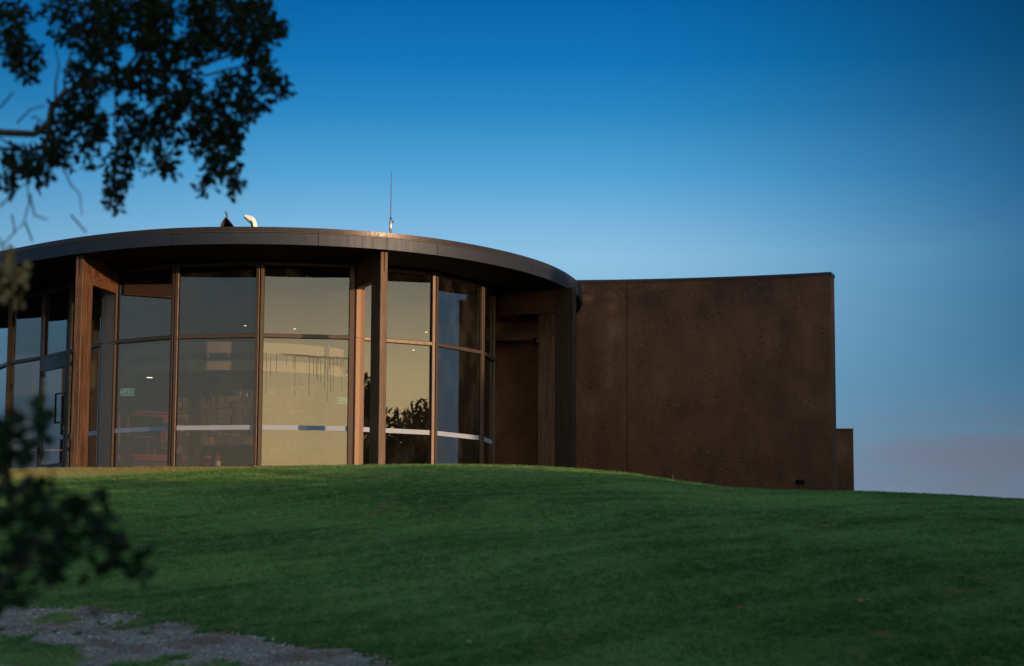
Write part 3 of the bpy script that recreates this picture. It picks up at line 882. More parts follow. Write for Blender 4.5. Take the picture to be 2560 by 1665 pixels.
# soffit: narrow dark boards running front to back, each one a piece
soffit = MB()
inner = offset_ring(RING, 0.055)
soffit.prism([tuple(p) for p in offset_ring(RING, 0.075)], Z_SOF + 0.030, Z_SOF + 0.055)
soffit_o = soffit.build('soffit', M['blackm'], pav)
def chord(x, ring):
    ys_ = []
    n = len(ring)
    for i in range(n):
        p, q = ring[i], ring[(i + 1) % n]
        if (p.x > x) != (q.x > x):
            ys_.append(p.y + (q.y - p.y) * (x - p.x) / (q.x - p.x))
    return (min(ys_), max(ys_)) if len(ys_) >= 2 else None
BW = 0.078
dirx = 0.10                                        # the boards run a little to the right as they go back
x = -14.0
shear = lambda x, y: x + dirx * (y - 44.0)
unsh = [Vector((p.x - dirx * (p.y - 44.0), p.y)) for p in offset_ring(RING, 0.065)]
while x < 3.0:
    c0, c1 = chord(x, unsh), chord(x + BW - 0.026, unsh)
    if c0 and c1 and c0[1] - c0[0] > 0.3:
        xa, xb = x, x + BW - 0.026
        mb = MB()
        z0, z1 = Z_SOF + 0.006, Z_SOF + 0.028
        mb.quadbox([(shear(xa, c0[0]), c0[0], z0), (shear(xb, c1[0]), c1[0], z0), (shear(xb, c1[1]), c1[1], z0), (shear(xa, c0[1]), c0[1], z0),
                    (shear(xa, c0[0]), c0[0], z1), (shear(xb, c1[0]), c1[0], z1), (shear(xb, c1[1]), c1[1], z1), (shear(xa, c0[1]), c0[1], z1)])
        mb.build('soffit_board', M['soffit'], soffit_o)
    x += BW

# glazed bays
FW, FD = 0.075, 0.13                                # frame face width and depth
def bay(p, q, mat_frame='frame', drips=False, door=False, head=None, lw=FW, rw=FW, left_open=False):
    m, L = axis(p, q)
    zt = Z_HEAD if head is None else head
    e = 0.004
    mb = MB()
    mb.box(e, lw, -FD / 2, FD / 2, Z_BASE, zt, m); mb.box(L - rw, L - e, -FD / 2, FD / 2, Z_BASE, zt, m)
    mb.box(lw, L - rw, -FD / 2 + .003, FD / 2 - .003, zt - FW, zt - .002, m)
    mb.box(lw, L - rw, -FD / 2 + .003, FD / 2 - .003, Z_TR - FW / 2, Z_TR + FW / 2, m)
    mb.box(lw, L - rw, -FD / 2 + .003, FD / 2 - .003, Z_BASE, Z_FLOOR + 0.03, m)
    fr = mb.build('window', M[mat_frame], pav, bevel=0.004)
    # rubber gasket lines and panes
    for k, (z0, z1) in enumerate(((Z_TR + FW / 2, zt - FW), (Z_FLOOR + 0.03, Z_TR - FW / 2))):
        if door and k == 1: continue
        gk = MB(); g = 0.010
        x0, x1 = lw, L - rw
        for b in ((x0, x0 + g, z0, z1), (x1 - g, x1, z0, z1), (x0 + g, x1 - g, z0, z0 + g), (x0 + g, x1 - g, z1 - g, z1)):
            gk.box(b[0], b[1], -0.014, 0.014, b[2], b[3], m)
        gk.build('gasket', M['blackm'], fr)
        pm = MB(); cz = (z0 + z1) / 2
        pm.box(-(x1 - x0) / 2 + g * .6, (x1 - x0) / 2 - g * .6, -0.006, 0.006, -(z1 - z0) / 2 + g * .6, (z1 - z0) / 2 - g * .6)
        o = pm.build('glass_pane', M['glass_d' if (drips and k == 1) else 'glass'], fr)
        o.matrix_world = m @ Matrix.Translation(((x0 + x1) / 2, 0, cz))
        bpy.context.view_layer.update()
    if not door:
        strip(m, lw + 0.011, L - rw - 0.011, fr, drips)
    return fr, m, L

def strip(m, x0, x1, parent, patch=False):
    zc, h = Z_STRIP, 0.048
    if patch:
        a, b = x0 + (x1 - x0) * 0.525, x0 + (x1 - x0) * 0.755
        MB().box(x0, a, -0.0095, -0.0075, zc - h, zc + h, m).build('film_strip', M['film'], parent)
        MB().box(a + .001, b - .001, -0.0092, -0.0075, zc - h + .002, zc + h - .002, m).build('film_strip', M['film2'], parent)['label'] = 'blue piece of film between the white ones'
        MB().box(b, x1, -0.0095, -0.0075, zc - h, zc + h, m).build('film_strip', M['film'], parent)
    else:
        MB().box(x0, x1, -0.0095, -0.0075, zc - h, zc + h, m).build('film_strip', M['film'], parent)

print('GEO', P_D, P_E, P_F, 'C3', RING[0])
bay(P_M1, P_M0)
bay(P_M0, P_L0, rw=0.05)
bay(P_L0, P_110, lw=0.05)
fr_door, m_door, L_door = bay(P_110, P_JAMB, door=True)
bay(P_JAMB, P_G0, rw=0.02)
bay(P_G1, P_A, lw=0.035)
bay(P_A, P_B)
bay(P_B, P_C0, drips=True, rw=0.105)
bay(P_C1, P_D, lw=0.02)
bay(P_D, P_E)
bay(P_E, P_F)

# the glazed door under the transom
def make_door():
    m, L = m_door, L_door
    z0, z1 = Z_FLOOR + 0.03, Z_TR - FW / 2
    x0, x1 = FW + 0.006, L - FW - 0.006
    mb = MB(); st = 0.085
    y0, y1 = -0.075, -0.012
    mb.box(x0, x0 + st, y0, y1, z0, z1 - .004, m); mb.box(x1 - st, x1, y0, y1, z0, z1 - .004, m)
    mb.box(x0 + st, x1 - st, y0 + .003, y1 - .003, z1 - 0.30, z1 - .006, m); mb.box(x0 + st, x1 - st, y0 + .003, y1 - .003, z0, z0 + 0.22, m)
    d = mb.build('door', M['doorframe'], pav, bevel=0.004)
    pm = MB(); pm.box(x0 + st - .004, x1 - st + .004, -0.048, -0.036, z0 + 0.216, z1 - 0.296, m)
    pm.build('glass_pane', M['glass'], d)
    MB().box(x0 + st + .004, x1 - st - .004, -0.0515, -0.0495, Z_STRIP - .048, Z_STRIP + .048, m).build('film_strip', M['film'], d)
    hb = MB(); hx = x1 - st * 0.55; hz0, hz1 = Z_STRIP + 0.30, Z_STRIP + 0.98
    hb.box(hx - .30, hx - .265, y0 - .115, y0 - .080, hz0, hz1, m)
    for zz in (hz0, hz1 - .035):
        hb.box(hx - .263, hx + .02, y0 - .110, y0 - .085, zz, zz + .035, m); hb.box(hx - .012, hx + .018, y0 - .085, y0, zz + .003, zz + .032, m)
    hb.build('handle', M['black'], d)
    lk = MB(); lk.tube([m @ Vector((hx, y0 - .02, Z_STRIP + .20)), m @ Vector((hx, y0, Z_STRIP + .20))], .022, 12); lk.build('lock', M['alu'], d)
    for zz in (z0 + .55, (z0 + z1) / 2 + .15, z1 - .35):
        MB().tube([m @ Vector((x0 - .008, y0 - .006, zz - .07)), m @ Vector((x0 - .008, y0 - .006, zz + .07))], .016, 8).build('hinge', M['black'], d)
make_door()

# clad steel posts between the bays
def clad_post(p, q, bulge, ztop):
    m, L = axis(p, q)
    mb = MB()
    mb.prism([(0.006, 0.02), (0.006, -0.06), (L * .50, -0.06 - bulge), (L - .006, -0.06), (L - .006, 0.02), (L * .5, 0.10)], Z_BASE, ztop, m)
    o = mb.build('clad_post', M['post'], pav, bevel=0.004)
    # upper frame piece above the post, up to the head
    MB().box(0.006, L - .006, -0.02, 0.10, ztop + .002, Z_HEAD, m).build('infill_panel', M['frame'], o)
    MB().box(0.0, L, -0.068 - bulge * .6, -0.055 - bulge * .6, Z_TR - .004, Z_TR + .002, m).build('cladding_joint', M['blackm'], o)
    return o
Z_BEAM = at(294, 735, P_G1.y - 0.1).z
clad_post(P_G0, P_G1, 0.03, Z_BEAM - .003)
clad_post(P_C0, P_C1, 0.012, Z_BEAM - .003)
# slim stile left of the door side light
MB().prism([(-0.05, -0.09), (0.05, -0.09), (0.05, 0.09), (-0.05, 0.09)], Z_BASE, Z_HEAD, Matrix.Translation((P_L0.x, P_L0.y - .02, 0))).build('mullion', M['post'], pav)

# timber columns with a slot and steel plate, and the beams that tie them to the posts
def column(outer, inward, depth, ztop, boltside, nb=5, beam_to=None, beam_mat='beam', bolts=True, col_mat='col', zb=None, zt=None):
    zb = Z_BEAM if zb is None else zb
    d = Vector(inward).normalized()
    p = Vector((outer[0], outer[1]))
    m, _ = axis(p, p + d)                           # x inwards, y across
    w = 0.075
    gz = min(float(ground(p.x, p.y)), 3.75) - 0.6
    mb = MB()
    og = (p.x, p.y, 0)
    mb.box(0, depth, -w, w, gz, ztop, m)
    c = mb.build('timber_column', M[col_mat], pav, bevel=0.006, origin=og)
    pl = MB(); pl.box(-0.004, 0.0, -0.008, 0.008, ztop - 0.42, ztop - 0.03, m)
    o = pl.build('steel_plate', M['blackm'], None); adopt(o, c)
    bx = beam_to - p; bl = bx.length
    mbm = MB(); mbm.box(depth + .003, bl, -w + .004, w - .004, zb, (Z_SOF + .002) if zt is None else zt, axis(p, p + bx)[0])
    b = mbm.build('timber_beam', M[beam_mat], pav, bevel=0.005, origin=og)
    if bolts:
        for k in range(nb):
            t = (k + .5) / nb
            bxp, bz = depth * (0.30 + 0.62 * t) , ztop - 0.10 - 0.44 * t
            bt = MB(); a = m @ Vector((bxp, boltside * (w - .002), bz)); e = m @ Vector((bxp, boltside * (w + .016), bz))
            bt.tube([a, e], .017, 6); o = bt.build('bolt', M['bolt'], None); adopt(o, c)
            bt = MB(); mm = axis(p, p + bx)[0]
            a = mm @ Vector((depth + .06 + 0.28 * t, boltside * (w - .006), bz - .02)); e = mm @ Vector((depth + .06 + 0.28 * t, boltside * (w + .012), bz - .02))
            bt.tube([a, e], .017, 6); o = bt.build('bolt', M['bolt'], None); adopt(o, b)
    return c, b

C1 = atz(194, 634, Z_SOF).to_2d() + Vector((0.02, 0.12))
column(C1, P_G1 + Vector((-0.06, 0)) - C1, 0.58, Z_SOF + .002, -1, beam_to=P_G1 + Vector((-0.05, -.12)))
C2 = atz(961.5, 625, Z_SOF).to_2d() + Vector((-0.01, 0.10))
column(C2, P_C0.lerp(P_C1, .3) - C2, 0.60, Z_SOF + .002, 1, beam_to=P_C0.lerp(P_C1, .35) + Vector((0.04, -.10)))
C3 = atz(1437, 719, Z_SOF).to_2d()
C3 = Vector(((1438 - 1280) / FPX * (C3.y), C3.y))
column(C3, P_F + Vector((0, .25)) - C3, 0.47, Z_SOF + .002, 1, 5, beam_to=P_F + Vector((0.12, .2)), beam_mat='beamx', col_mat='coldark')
Y4 = 47.3
C4 = Vector(((1346 - 1280) / FPX * Y4 + 0.58, Y4 - 0.08))
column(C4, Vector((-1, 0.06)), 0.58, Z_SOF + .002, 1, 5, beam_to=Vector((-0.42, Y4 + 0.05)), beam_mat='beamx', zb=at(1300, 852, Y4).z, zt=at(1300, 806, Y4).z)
scr = MB(); scr.prism([(-12.05, 44.95), (-11.85, 45.12), (-12.42, 45.98), (-12.62, 45.82)], 2.8, Z_SOF - .004)  # unseen screen added so that the narrow left pane reflects dark
tag(scr.build('added_dark_screen', M['coldark'], None), 'added unseen dark screen, placed to darken the reflection in the narrow left pane', 'screen')
spot = MB(); sp = at(1340, 858, Y4 - .25)
spot.lathe([(0.0, -0.05), (0.06, -0.05), (0.07, 0.02), (0.07, 0.11), (0.03, 0.13)], (sp.x, sp.y, sp.z), 12)
spo = tag(spot.build('floodlight', M['black'], None, True), 'small black floodlight hanging under the rear cross beam beside the column', 'light')

# walls closing the pavilion behind the glass
core = MB()
core.prism([(-0.58, 47.95), (1.48, 47.95), (1.48, 48.35), (-0.58, 48.35)], 2.2, Z_SOF - .01)
tag(core.build('rendered_wall', M['stucco'], None), 'brown rough rendered wall deep in the recess behind the right columns', 'wall')
mb = MB()
mb.prism([(P_F.x - .10, P_F.y + .02), (P_F.x + .03, P_F.y + .02), (-0.42, 47.9), (-0.56, 47.9)], Z_BASE, Z_SOF - .012)
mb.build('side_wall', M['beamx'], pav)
back = [(-0.6, 48.4), (-2.5, 55.2), (-5.2, 56.2), (-10.0, 54.2), (-12.3, 50.6), (P_M1.x, P_M1.y)]
for i in range(len(back) - 1):
    m, L = axis(back[i + 1], back[i])
    MB().box(0.01, L - .01, 0.0, 0.2, Z_BASE, Z_SOF - .012, m).build('back_wall', M['inwall'], pav)
fl = MB(); fl.prism([(p.x, p.y + .12) for p in GLASS_LINE] + [(-0.7, 48.3), (-2.6, 54.9), (-5.2, 55.8), (-9.9, 53.9), (-12.0, 50.5)], 3.3, Z_FLOOR)
fl.build('floor', M['floor'], pav)

# curved plaster bulkhead over the bar with a slot grille
BC, BR = Vector((-6.25, 46.2)), 2.75
z_b0 = at(480, 925, BC.y - BR).z; z_b1 = Z_TR + 0.16
zg0, zg1 = at(480, 898, BC.y - BR).z, at(480, 881, BC.y - BR).z
def arcpts(r, a0, a1, n): return [Vector((BC.x + r * math.sin(a0 + (a1 - a0) * i / n), BC.y - r * math.cos(a0 + (a1 - a0) * i / n))) for i in range(n + 1)]
def arcband(name, r0, r1, a0, a1, z0, z1, m_, parent, n=40):
    mb = MB(); A, B = arcpts(r0, a0, a1, n), arcpts(r1, a0, a1, n)
    for p, q in zip(A, B): mb.v += [(*p, z0), (*p, z1), (*q, z1), (*q, z0)]
    for i in range(n):
        for c in range(4):
            d = (c + 1) % 4; o = i * 4
            mb.f.append((o + c, o + d, o + 4 + d, o + 4 + c))
    mb.f.append((3, 2, 1, 0)); e = n * 4; mb.f.append((e, e + 1, e + 2, e + 3))
    return mb.build(name, m_, parent)
A0, A1 = math.radians(-80), math.radians(62)
bulk = arcband('bulkhead', BR, BR - .25, A0, A1, zg1, z_b1, M['plaster'], pav)
arcband('lower_band', BR, BR - .25, A0, A1, z_b0, zg0, M['plaster'], bulk)
arcband('grille_back', BR - .05, BR - .24, A0, A1, zg0 + .001, zg1 - .001, M['blackm'], bulk)
for k in range(4):
    zz = zg0 + (zg1 - zg0) * (k + .5) / 4
    arcband('grille_blade', BR - .012, BR - .045, A0, A1, zz - .008, zz + .008, M['vent'], bulk, 30)
for k in range(15):
    a = A0 + (A1 - A0) * (k + .5) / 15
    arcband('grille_stud', BR - .004, BR - .046, a - .004, a + .004, zg0 + .002, zg1 - .002, M['plaster'], bulk, 1)
# flat ceiling behind the bulkhead
cm_ = MB(); cm_.prism([tuple(p) for p in arcpts(BR - .26, A0, A1, 30)] + [(-2.2, 52.0), (-11.5, 52.0)], z_b0 + .10, z_b0 + .16)
cm_.build('ceiling', M['ceil'], pav)
# raked timber-lined planes above the bulkhead
rk = MB(); apex = at(553, 748, 46.8); l0 = at(430, 728, 46.0); r0 = at(690, 700, 46.0)
rk.quadbox([(l0.x - 1.6, 46.2, l0.z + .2), (apex.x, 46.8, apex.z), (apex.x, 50.5, apex.z), (l0.x - 1.6, 50.5, l0.z + .2)] + [(l0.x - 1.6, 46.2, Z_SOF - .02), (apex.x, 46.8, Z_SOF - .02), (apex.x, 50.5, Z_SOF - .02), (l0.x - 1.6, 50.5, Z_SOF - .02)])
rk.quadbox([(apex.x + .003, 46.8, apex.z), (r0.x + 2.4, 46.0, r0.z + .42), (r0.x + 2.4, 50.5, r0.z + .42), (apex.x + .003, 50.5, apex.z)] + [(apex.x + .003, 46.8, Z_SOF - .02), (r0.x + 2.4, 46.0, Z_SOF - .02), (r0.x + 2.4, 50.5, Z_SOF - .02), (apex.x + .003, 50.5, Z_SOF - .02)])
rk.build('raked_lining', M['plaster'], pav)

# ------------------------------------------------------------------ things seen through the glass
# stone chimney wall, stone by stone
SY = 47.3
chim = thing('stone_fireplace', 'ledge stone fireplace wall inside, behind the second pair of panes', 'fireplace', (0, 0, 0))
sx0, sx1 = at(425, 1000, SY).x, at(868, 1000, SY).x
ox0, ox1 = at(502, 1130, SY).x, at(632, 1130, SY).x; oz = at(560, 1117, SY).z
nx0, nx1 = at(455, 1100, SY).x, at(480, 1100, SY).x; nz0, nz1 = at(460, 1140, SY).z, at(460, 1080, SY).z
bk = MB(); bk.box(sx0, sx1, SY + .10, SY + .5, 3.4, z_b0 + .05); bk.build('backing', M['mortar'], chim)
hb = MB(); hb.box(ox0, ox1, SY + .08, SY + .099, 3.4, oz); hb.build('firebox', M['blackm'], chim)
stone_meshes = []
for k in range(10):
    bm = bmesh.new(); bmesh.ops.create_cube(bm, size=1.0)
    bmesh.ops.bevel(bm, geom=list(bm.edges), offset=.10, segments=1, affect='EDGES')
    for v in bm.verts: v.co += Vector((random.uniform(-.07, .07), random.uniform(-.10, .10), random.uniform(-.07, .07)))
    me = bpy.data.meshes.new('stone'); bm.to_mesh(me); bm.free(); me.materials.append(M['stone']); stone_meshes.append(me)
z = 3.45; ns = 0
while z < z_b0 - .02:
    h = random.choice((.07, .09, .12, .15, .21))
    x = sx0
    while x < sx1 - .05:
        w = random.uniform(.16, .48) * (1 if h < .2 else .8)
        w = min(w, sx1 - x)
        cx, cz = x + w / 2, z + h / 2
        if not (ox0 - .04 < cx < ox1 + .04 and cz < oz + .03):
            o = bpy.data.objects.new('stone', random.choice(stone_meshes)); COL.objects.link(o)
            o.scale = (w * .97, random.uniform(.13, .22), h * .97); o.location = (cx, SY + .04, cz)
            o.rotation_euler = (0, random.uniform(-.06, .06), 0); o.parent = chim; ns += 1
        x += w
    z += h

# orange scissor-lift basket
def lift():
    Yl = 43.6
    t = thing('scissor_lift', 'orange scissor lift basket lettered LEADER parked inside the left front pane', 'lift platform', (0, 0, 0))
    q = lambda u, v, dy=0.0: at(u, v, Yl + dy)
    r = .021
    fl_ = MB()
    top0, top1 = q(305, 1029), q(430, 1033)
    left = [q(296, 1168), q(306, 1133), q(297, 1108), q(298, 1040), q(303, 1031), q(312, 1028), q(400, 1031), q(445, 1034)]
    rail = MB().tube(left[1:], r, 8); rail.build('guard_rail', M['orange'], t, True)
    MB().tube([p + Vector((0.05, .75, 0)) for p in left[1:]], r, 8).build('guard_rail', M['orange'], t, True)
    MB().tube([q(300, 1036), q(445, 1042)], r * .8, 8).build('hand_rail', M['orange'], t, True)
    MB().tube([q(300, 1090), q(445, 1095)], r, 8).build('mid_rail', M['orange'], t, True)
    MB().tube([q(300, 1096, .7), q(445, 1101, .7)], r, 8).build('mid_rail', M['orange'], t, True)
    MB().tube([q(370, 1098), q(370, 1140)], r * .8, 8).build('stanchion', M['orange'], t, True)
    MB().tube([q(387, 1095), q(386, 1140)], r * 1.3, 8).build('stanchion', M['orange'], t, True)
    MB().tube([q(378, 1098), q(384, 1101), q(387, 1108)], r * .8, 8).build('gusset', M['orange'], t, True)
    a, b = q(296, 1136), q(448, 1152)
    dk = MB().box(a.x, b.x, Yl - .03, Yl + .95, b.z, a.z).build('deck', M['orange'], t)
    MB().box(a.x, b.x + .2, Yl - .01, Yl + .9, b.z - .10, b.z - .03).build('chassis', M['dirty'], t)
    c0, c1 = q(332, 1161), q(445, 1185)
    MB().box(c0.x, c1.x, Yl, Yl + .9, 3.63, c0.z).build('base', M['orange'], t)
    # control box and its loop of cable
    p0, p1 = q(406, 1073), q(448, 1124)
    cb = MB().box(p0.x, p1.x, Yl - .16, Yl - .03, p1.z, p0.z).build('control_box', M['orange'], t)
    MB().prism([(0, 0), (.22, 0), (.22, .24), (0, .10)], 0, .02, Matrix.Translation(q(408, 1058)) @ Euler((math.pi / 2, 0, 0)).to_matrix().to_4x4()).build('sign_plate', M['orange'], t)
    cb_pts = [q(411, 1078, -.18), q(413, 1100, -.20), q(418, 1110, -.2), q(428, 1111, -.2), q(438, 1104, -.2)]
    MB().tube(cb_pts, .009, 6).build('cable', M['black'], cb, True)
    tx = bpy.data.curves.new('lettering', 'FONT'); tx.body = 'LEADER'; tx.size = .105; tx.extrude = .002; tx.space_character = 1.08
    to = bpy.data.objects.new('lettering', tx); COL.objects.link(to)
    tp = q(307.5, 1149); to.location = (tp.x, Yl - .034, tp.z); to.rotation_euler = (math.pi / 2, 0, 0)
    tx.materials.append(M['lettering']); to.parent = dk
    w = to.dimensions
    bpy.context.view_layer.update()
    want = q(358, 1149).x - tp.x
    to.scale.x = want / max(to.dimensions.x, .01)
lift()

def exit_sign(u0, v0, u1, v1, Y, flip, label):
    a, b = at(u0, v0, Y), at(u1, v1, Y)
    w, h = b.x - a.x, a.z - b.z
    t = thing('exit_sign', label, 'exit sign', (a.x, Y, b.z))
    MB().box(0, w, 0.004, .05, 0, h).build('case', M['green_sign'], t)
    f = (lambda x: w - x) if flip else (lambda x: x)
    for zz in (h - .018, .0):
        MB().box(0, w, 0.0, .0038, zz, zz + .014).build('trim', M['sign_white'], t)
    # arrow
    ar = MB(); cx, cz = .70 * w, h * .5; s = h * .30
    xs_ = lambda d: f(cx + d)
    def quad(mb, pts):
        o = len(mb.v)
        mb.v += [(f(px), -.001, pz_) for px, pz_ in pts] + [(f(px), .003, pz_) for px, pz_ in pts]
        n = len(pts)
        mb.f.append(tuple(o + i for i in range(n))); mb.f.append(tuple(o + n + i for i in reversed(range(n))))
        for i in range(n): mb.f.append((o + i, o + (i + 1) % n, o + n + (i + 1) % n, o + n + i))
    quad(ar, [(cx - s, cz - s * .16), (cx + s * .5, cz - s * .16), (cx + s * .5, cz + s * .16), (cx - s, cz + s * .16)])
    quad(ar, [(cx + s * .05, cz + s), (cx + s * .95, cz), (cx + s * 1.25, cz), (cx + s * .35, cz + s)])
    quad(ar, [(cx + s * .05, cz - s), (cx + s * .35, cz - s), (cx + s * 1.25, cz - .001), (cx + s * .95, cz - .001)])
    ar.build('arrow', M['sign_white'], t)
    # running figure in a doorway
    rn = MB(); bx = .20 * w
    quad(rn, [(bx + .01, h * .74), (bx + .04, h * .74), (bx + .04, h * .84), (bx + .01, h * .84)])
    quad(rn, [(bx - .02, h * .46), (bx + .015, h * .44), (bx + .035, h * .70), (bx, h * .72)])
    quad(rn, [(bx - .045, h * .56), (bx - .035, h * .50), (bx + .02, h * .66), (bx + .01, h * .72)])
    quad(rn, [(bx + .02, h * .70), (bx + .025, h * .63), (bx + .07, h * .56), (bx + .075, h * .62)])
    quad(rn, [(bx - .02, h * .46), (bx + .01, h * .44), (bx + .05, h * .34), (bx + .035, h * .18), (bx + .015, h * .20), (bx + .025, h * .32)])
    quad(rn, [(bx - .015, h * .47), (bx - .03, h * .30), (bx - .075, h * .22), (bx - .07, h * .29), (bx - .045, h * .34), (bx - .03, h * .46)])
    quad(rn, [(bx + .085, h * .14), (bx + .105, h * .14), (bx + .105, h * .88), (bx + .085, h * .88)])
    quad(rn, [(bx - .085, h * .14), (bx - .065, h * .14), (bx - .065, h * .88), (bx - .085, h * .88)])
    rn.build('running_figure', M['sign_white'], t)
    MB().box(w * .48, w * .52, .02, .03, h, h + .35).build('hanger', M['dirty'], t)
exit_sign(304, 971, 336, 989, 46.2, False, 'green exit sign with right arrow above the orange lift')
exit_sign(842, 993, 873, 1010, 46.4, True, 'green exit sign with left arrow half hidden by the bronze post')

# downlights
lows = [(374, 943, 0), (812, 962, 1), (835, 988, 2), (216, 961, 3)]
for i, (u, v, k) in enumerate(lows):
    p = atz(u, v, z_b0 + .095) if k != 3 else atz(u, v, z_b0 + .095)
    t = thing('downlight', ['lit round downlight in the low ceiling above the green right arrow sign', 'lit downlight behind the rain stained pane, left one of two',
                            'lit downlight behind the rain stained pane, lower right one of two', 'lit downlight in the dark pane beside the left timber column'][i], 'downlight', (p.x, p.y, p.z), 'downlights inside the pavilion')
    MB().lathe([(.075, -.006), (.095, -.004), (.095, .004)], (0, 0, 0), 16).build('rim', M['white'], t, True)
    MB().lathe([(.070, -.012), (.070, -.0065)], (0, 0, 0), 16).build('lamp', M['lamp'], t)
highs = [(411, 741), (613, 812), (717, 722), (737, 820), (1066, 828), (1034, 873)]
hl = ['small lit downlight near the top of the left front pane', 'small lit downlight low in the upper pane left of the bright one', 'small lit downlight high in the bright upper pane',
      'small lit downlight low in the bright upper pane', 'small lit downlight in the upper pane right of the dark column', 'small lit downlight just under the transom right of the dark column']
for (u, v), lb in zip(highs, hl):
    d_ = at(u, v, 49.0)
    p = d_
    t = thing('downlight', lb, 'downlight', (p.x, p.y, p.z), 'downlights inside the pavilion')
    MB().tube([(0, 0, .02), (0, 0, Z_SOF - p.z)], .012, 6).build('stem', M['black'], t)
    MB().lathe([(.034, -.02), (.038, .03), (.012, .05)], (0, 0, 0), 14).build('shade', M['white'], t, True)
    MB().lathe([(.030, -.026), (.030, -.0205)], (0, 0, 0), 14).build('lamp', M['lamp'], t)

# small glass pendants in front of the chimney
for u, v in ((528, 978), (549, 984), (582, 973), (600, 980), (617, 988)):
    p = at(u, v, 46.6)
    t = thing('pendant_lamp', 'slim clear glass pendant hanging before the stone fireplace wall', 'pendant lamp', (p.x, p.y, p.z), 'glass pendants')
    MB().lathe([(.018, -.10), (.022, -.02), (.012, .08), (.004, .10)], (0, 0, 0), 10).build('glass_shade', M['alu'], t, True)
    MB().tube([(0, 0, .10), (0, 0, z_b0 + .10 - p.z)], .003, 5).build('cord', M['black'], t)

# canister and bucket by the hearth
p = at(544, 1168, 44.6)
can = thing('gas_canister', 'pale canister with a red pointed cap standing before the hearth', 'canister', (p.x, p.y, Z_FLOOR))
hz = at(544, 1134, 44.6).z - Z_FLOOR
MB().lathe([(.06, 0), (.066, .01), (.066, hz * .62), (.06, hz * .66)], (0, 0, 0), 16).build('body', M['white'], can, True)
MB().lathe([(.068, hz * .665), (.066, hz * .75), (.03, hz * .92), (.02, hz)], (0, 0, 0), 16).build('cap', M['red'], can, True)
MB().lathe([(.0672, .02), (.0672, .09)], (0, 0, 0), 16).build('band', M['red'], can, True)
p = at(516, 1160, 44.7)
bk_ = thing('bucket', 'dark work bucket with a red rim and tool handles before the hearth', 'bucket', (p.x, p.y, Z_FLOOR))
hz = at(516, 1140, 44.7).z - Z_FLOOR
MB().lathe([(.09, 0), (.11, hz * .85)], (0, 0, 0), 16).build('pail', M['black'], bk_, True)
MB().lathe([(.112, hz * .84), (.118, hz)], (0, 0, 0), 16).build('rim', M['red'], bk_, True)
MB().tube([(-.04, -.14, hz * .62), (.10, -.16, hz * .10)], .010, 6).build('tool_handle', M['alu'], bk_)
MB().tube([(-.02, 0, hz * .8), (.06, .02, hz * 1.35)], .010, 6).build('tool_handle', M['dirty'], bk_)
# a timber sideboard seen as the low band inside the door
sb = thing('timber_counter', 'low timber clad counter inside, seen through the glass door', 'counter', (0, 0, 0))
ca, cb2 = at(60, 1127, 49.0), at(165, 1127, 49.0)
MB().box(ca.x - 1.2, cb2.x + .3, 49.0, 49.6, Z_FLOOR, ca.z).build('cladding', M['beamx'], sb)
MB().box(ca.x - 1.25, cb2.x + .35, 48.96, 49.65, ca.z + .002, ca.z + .04).build('top', M['plaster'], sb)
# a coil of cable hung up inside the right bay
cp = at(1168, 846, 44.6)
coil = MB(); nn = 44
coil.tube([(cp.x + .15 * math.cos(6.283 * k / 22) * (1 + .05 * (k > 22)), cp.y + .02 * (k / nn), cp.z + .21 * math.sin(6.283 * k / 22)) for k in range(nn + 1)], .010, 6)
tag(coil.build('cable_coil', M['dirty'], None, True), 'loop of grey cable hanging inside the right hand upper pane', 'cable')

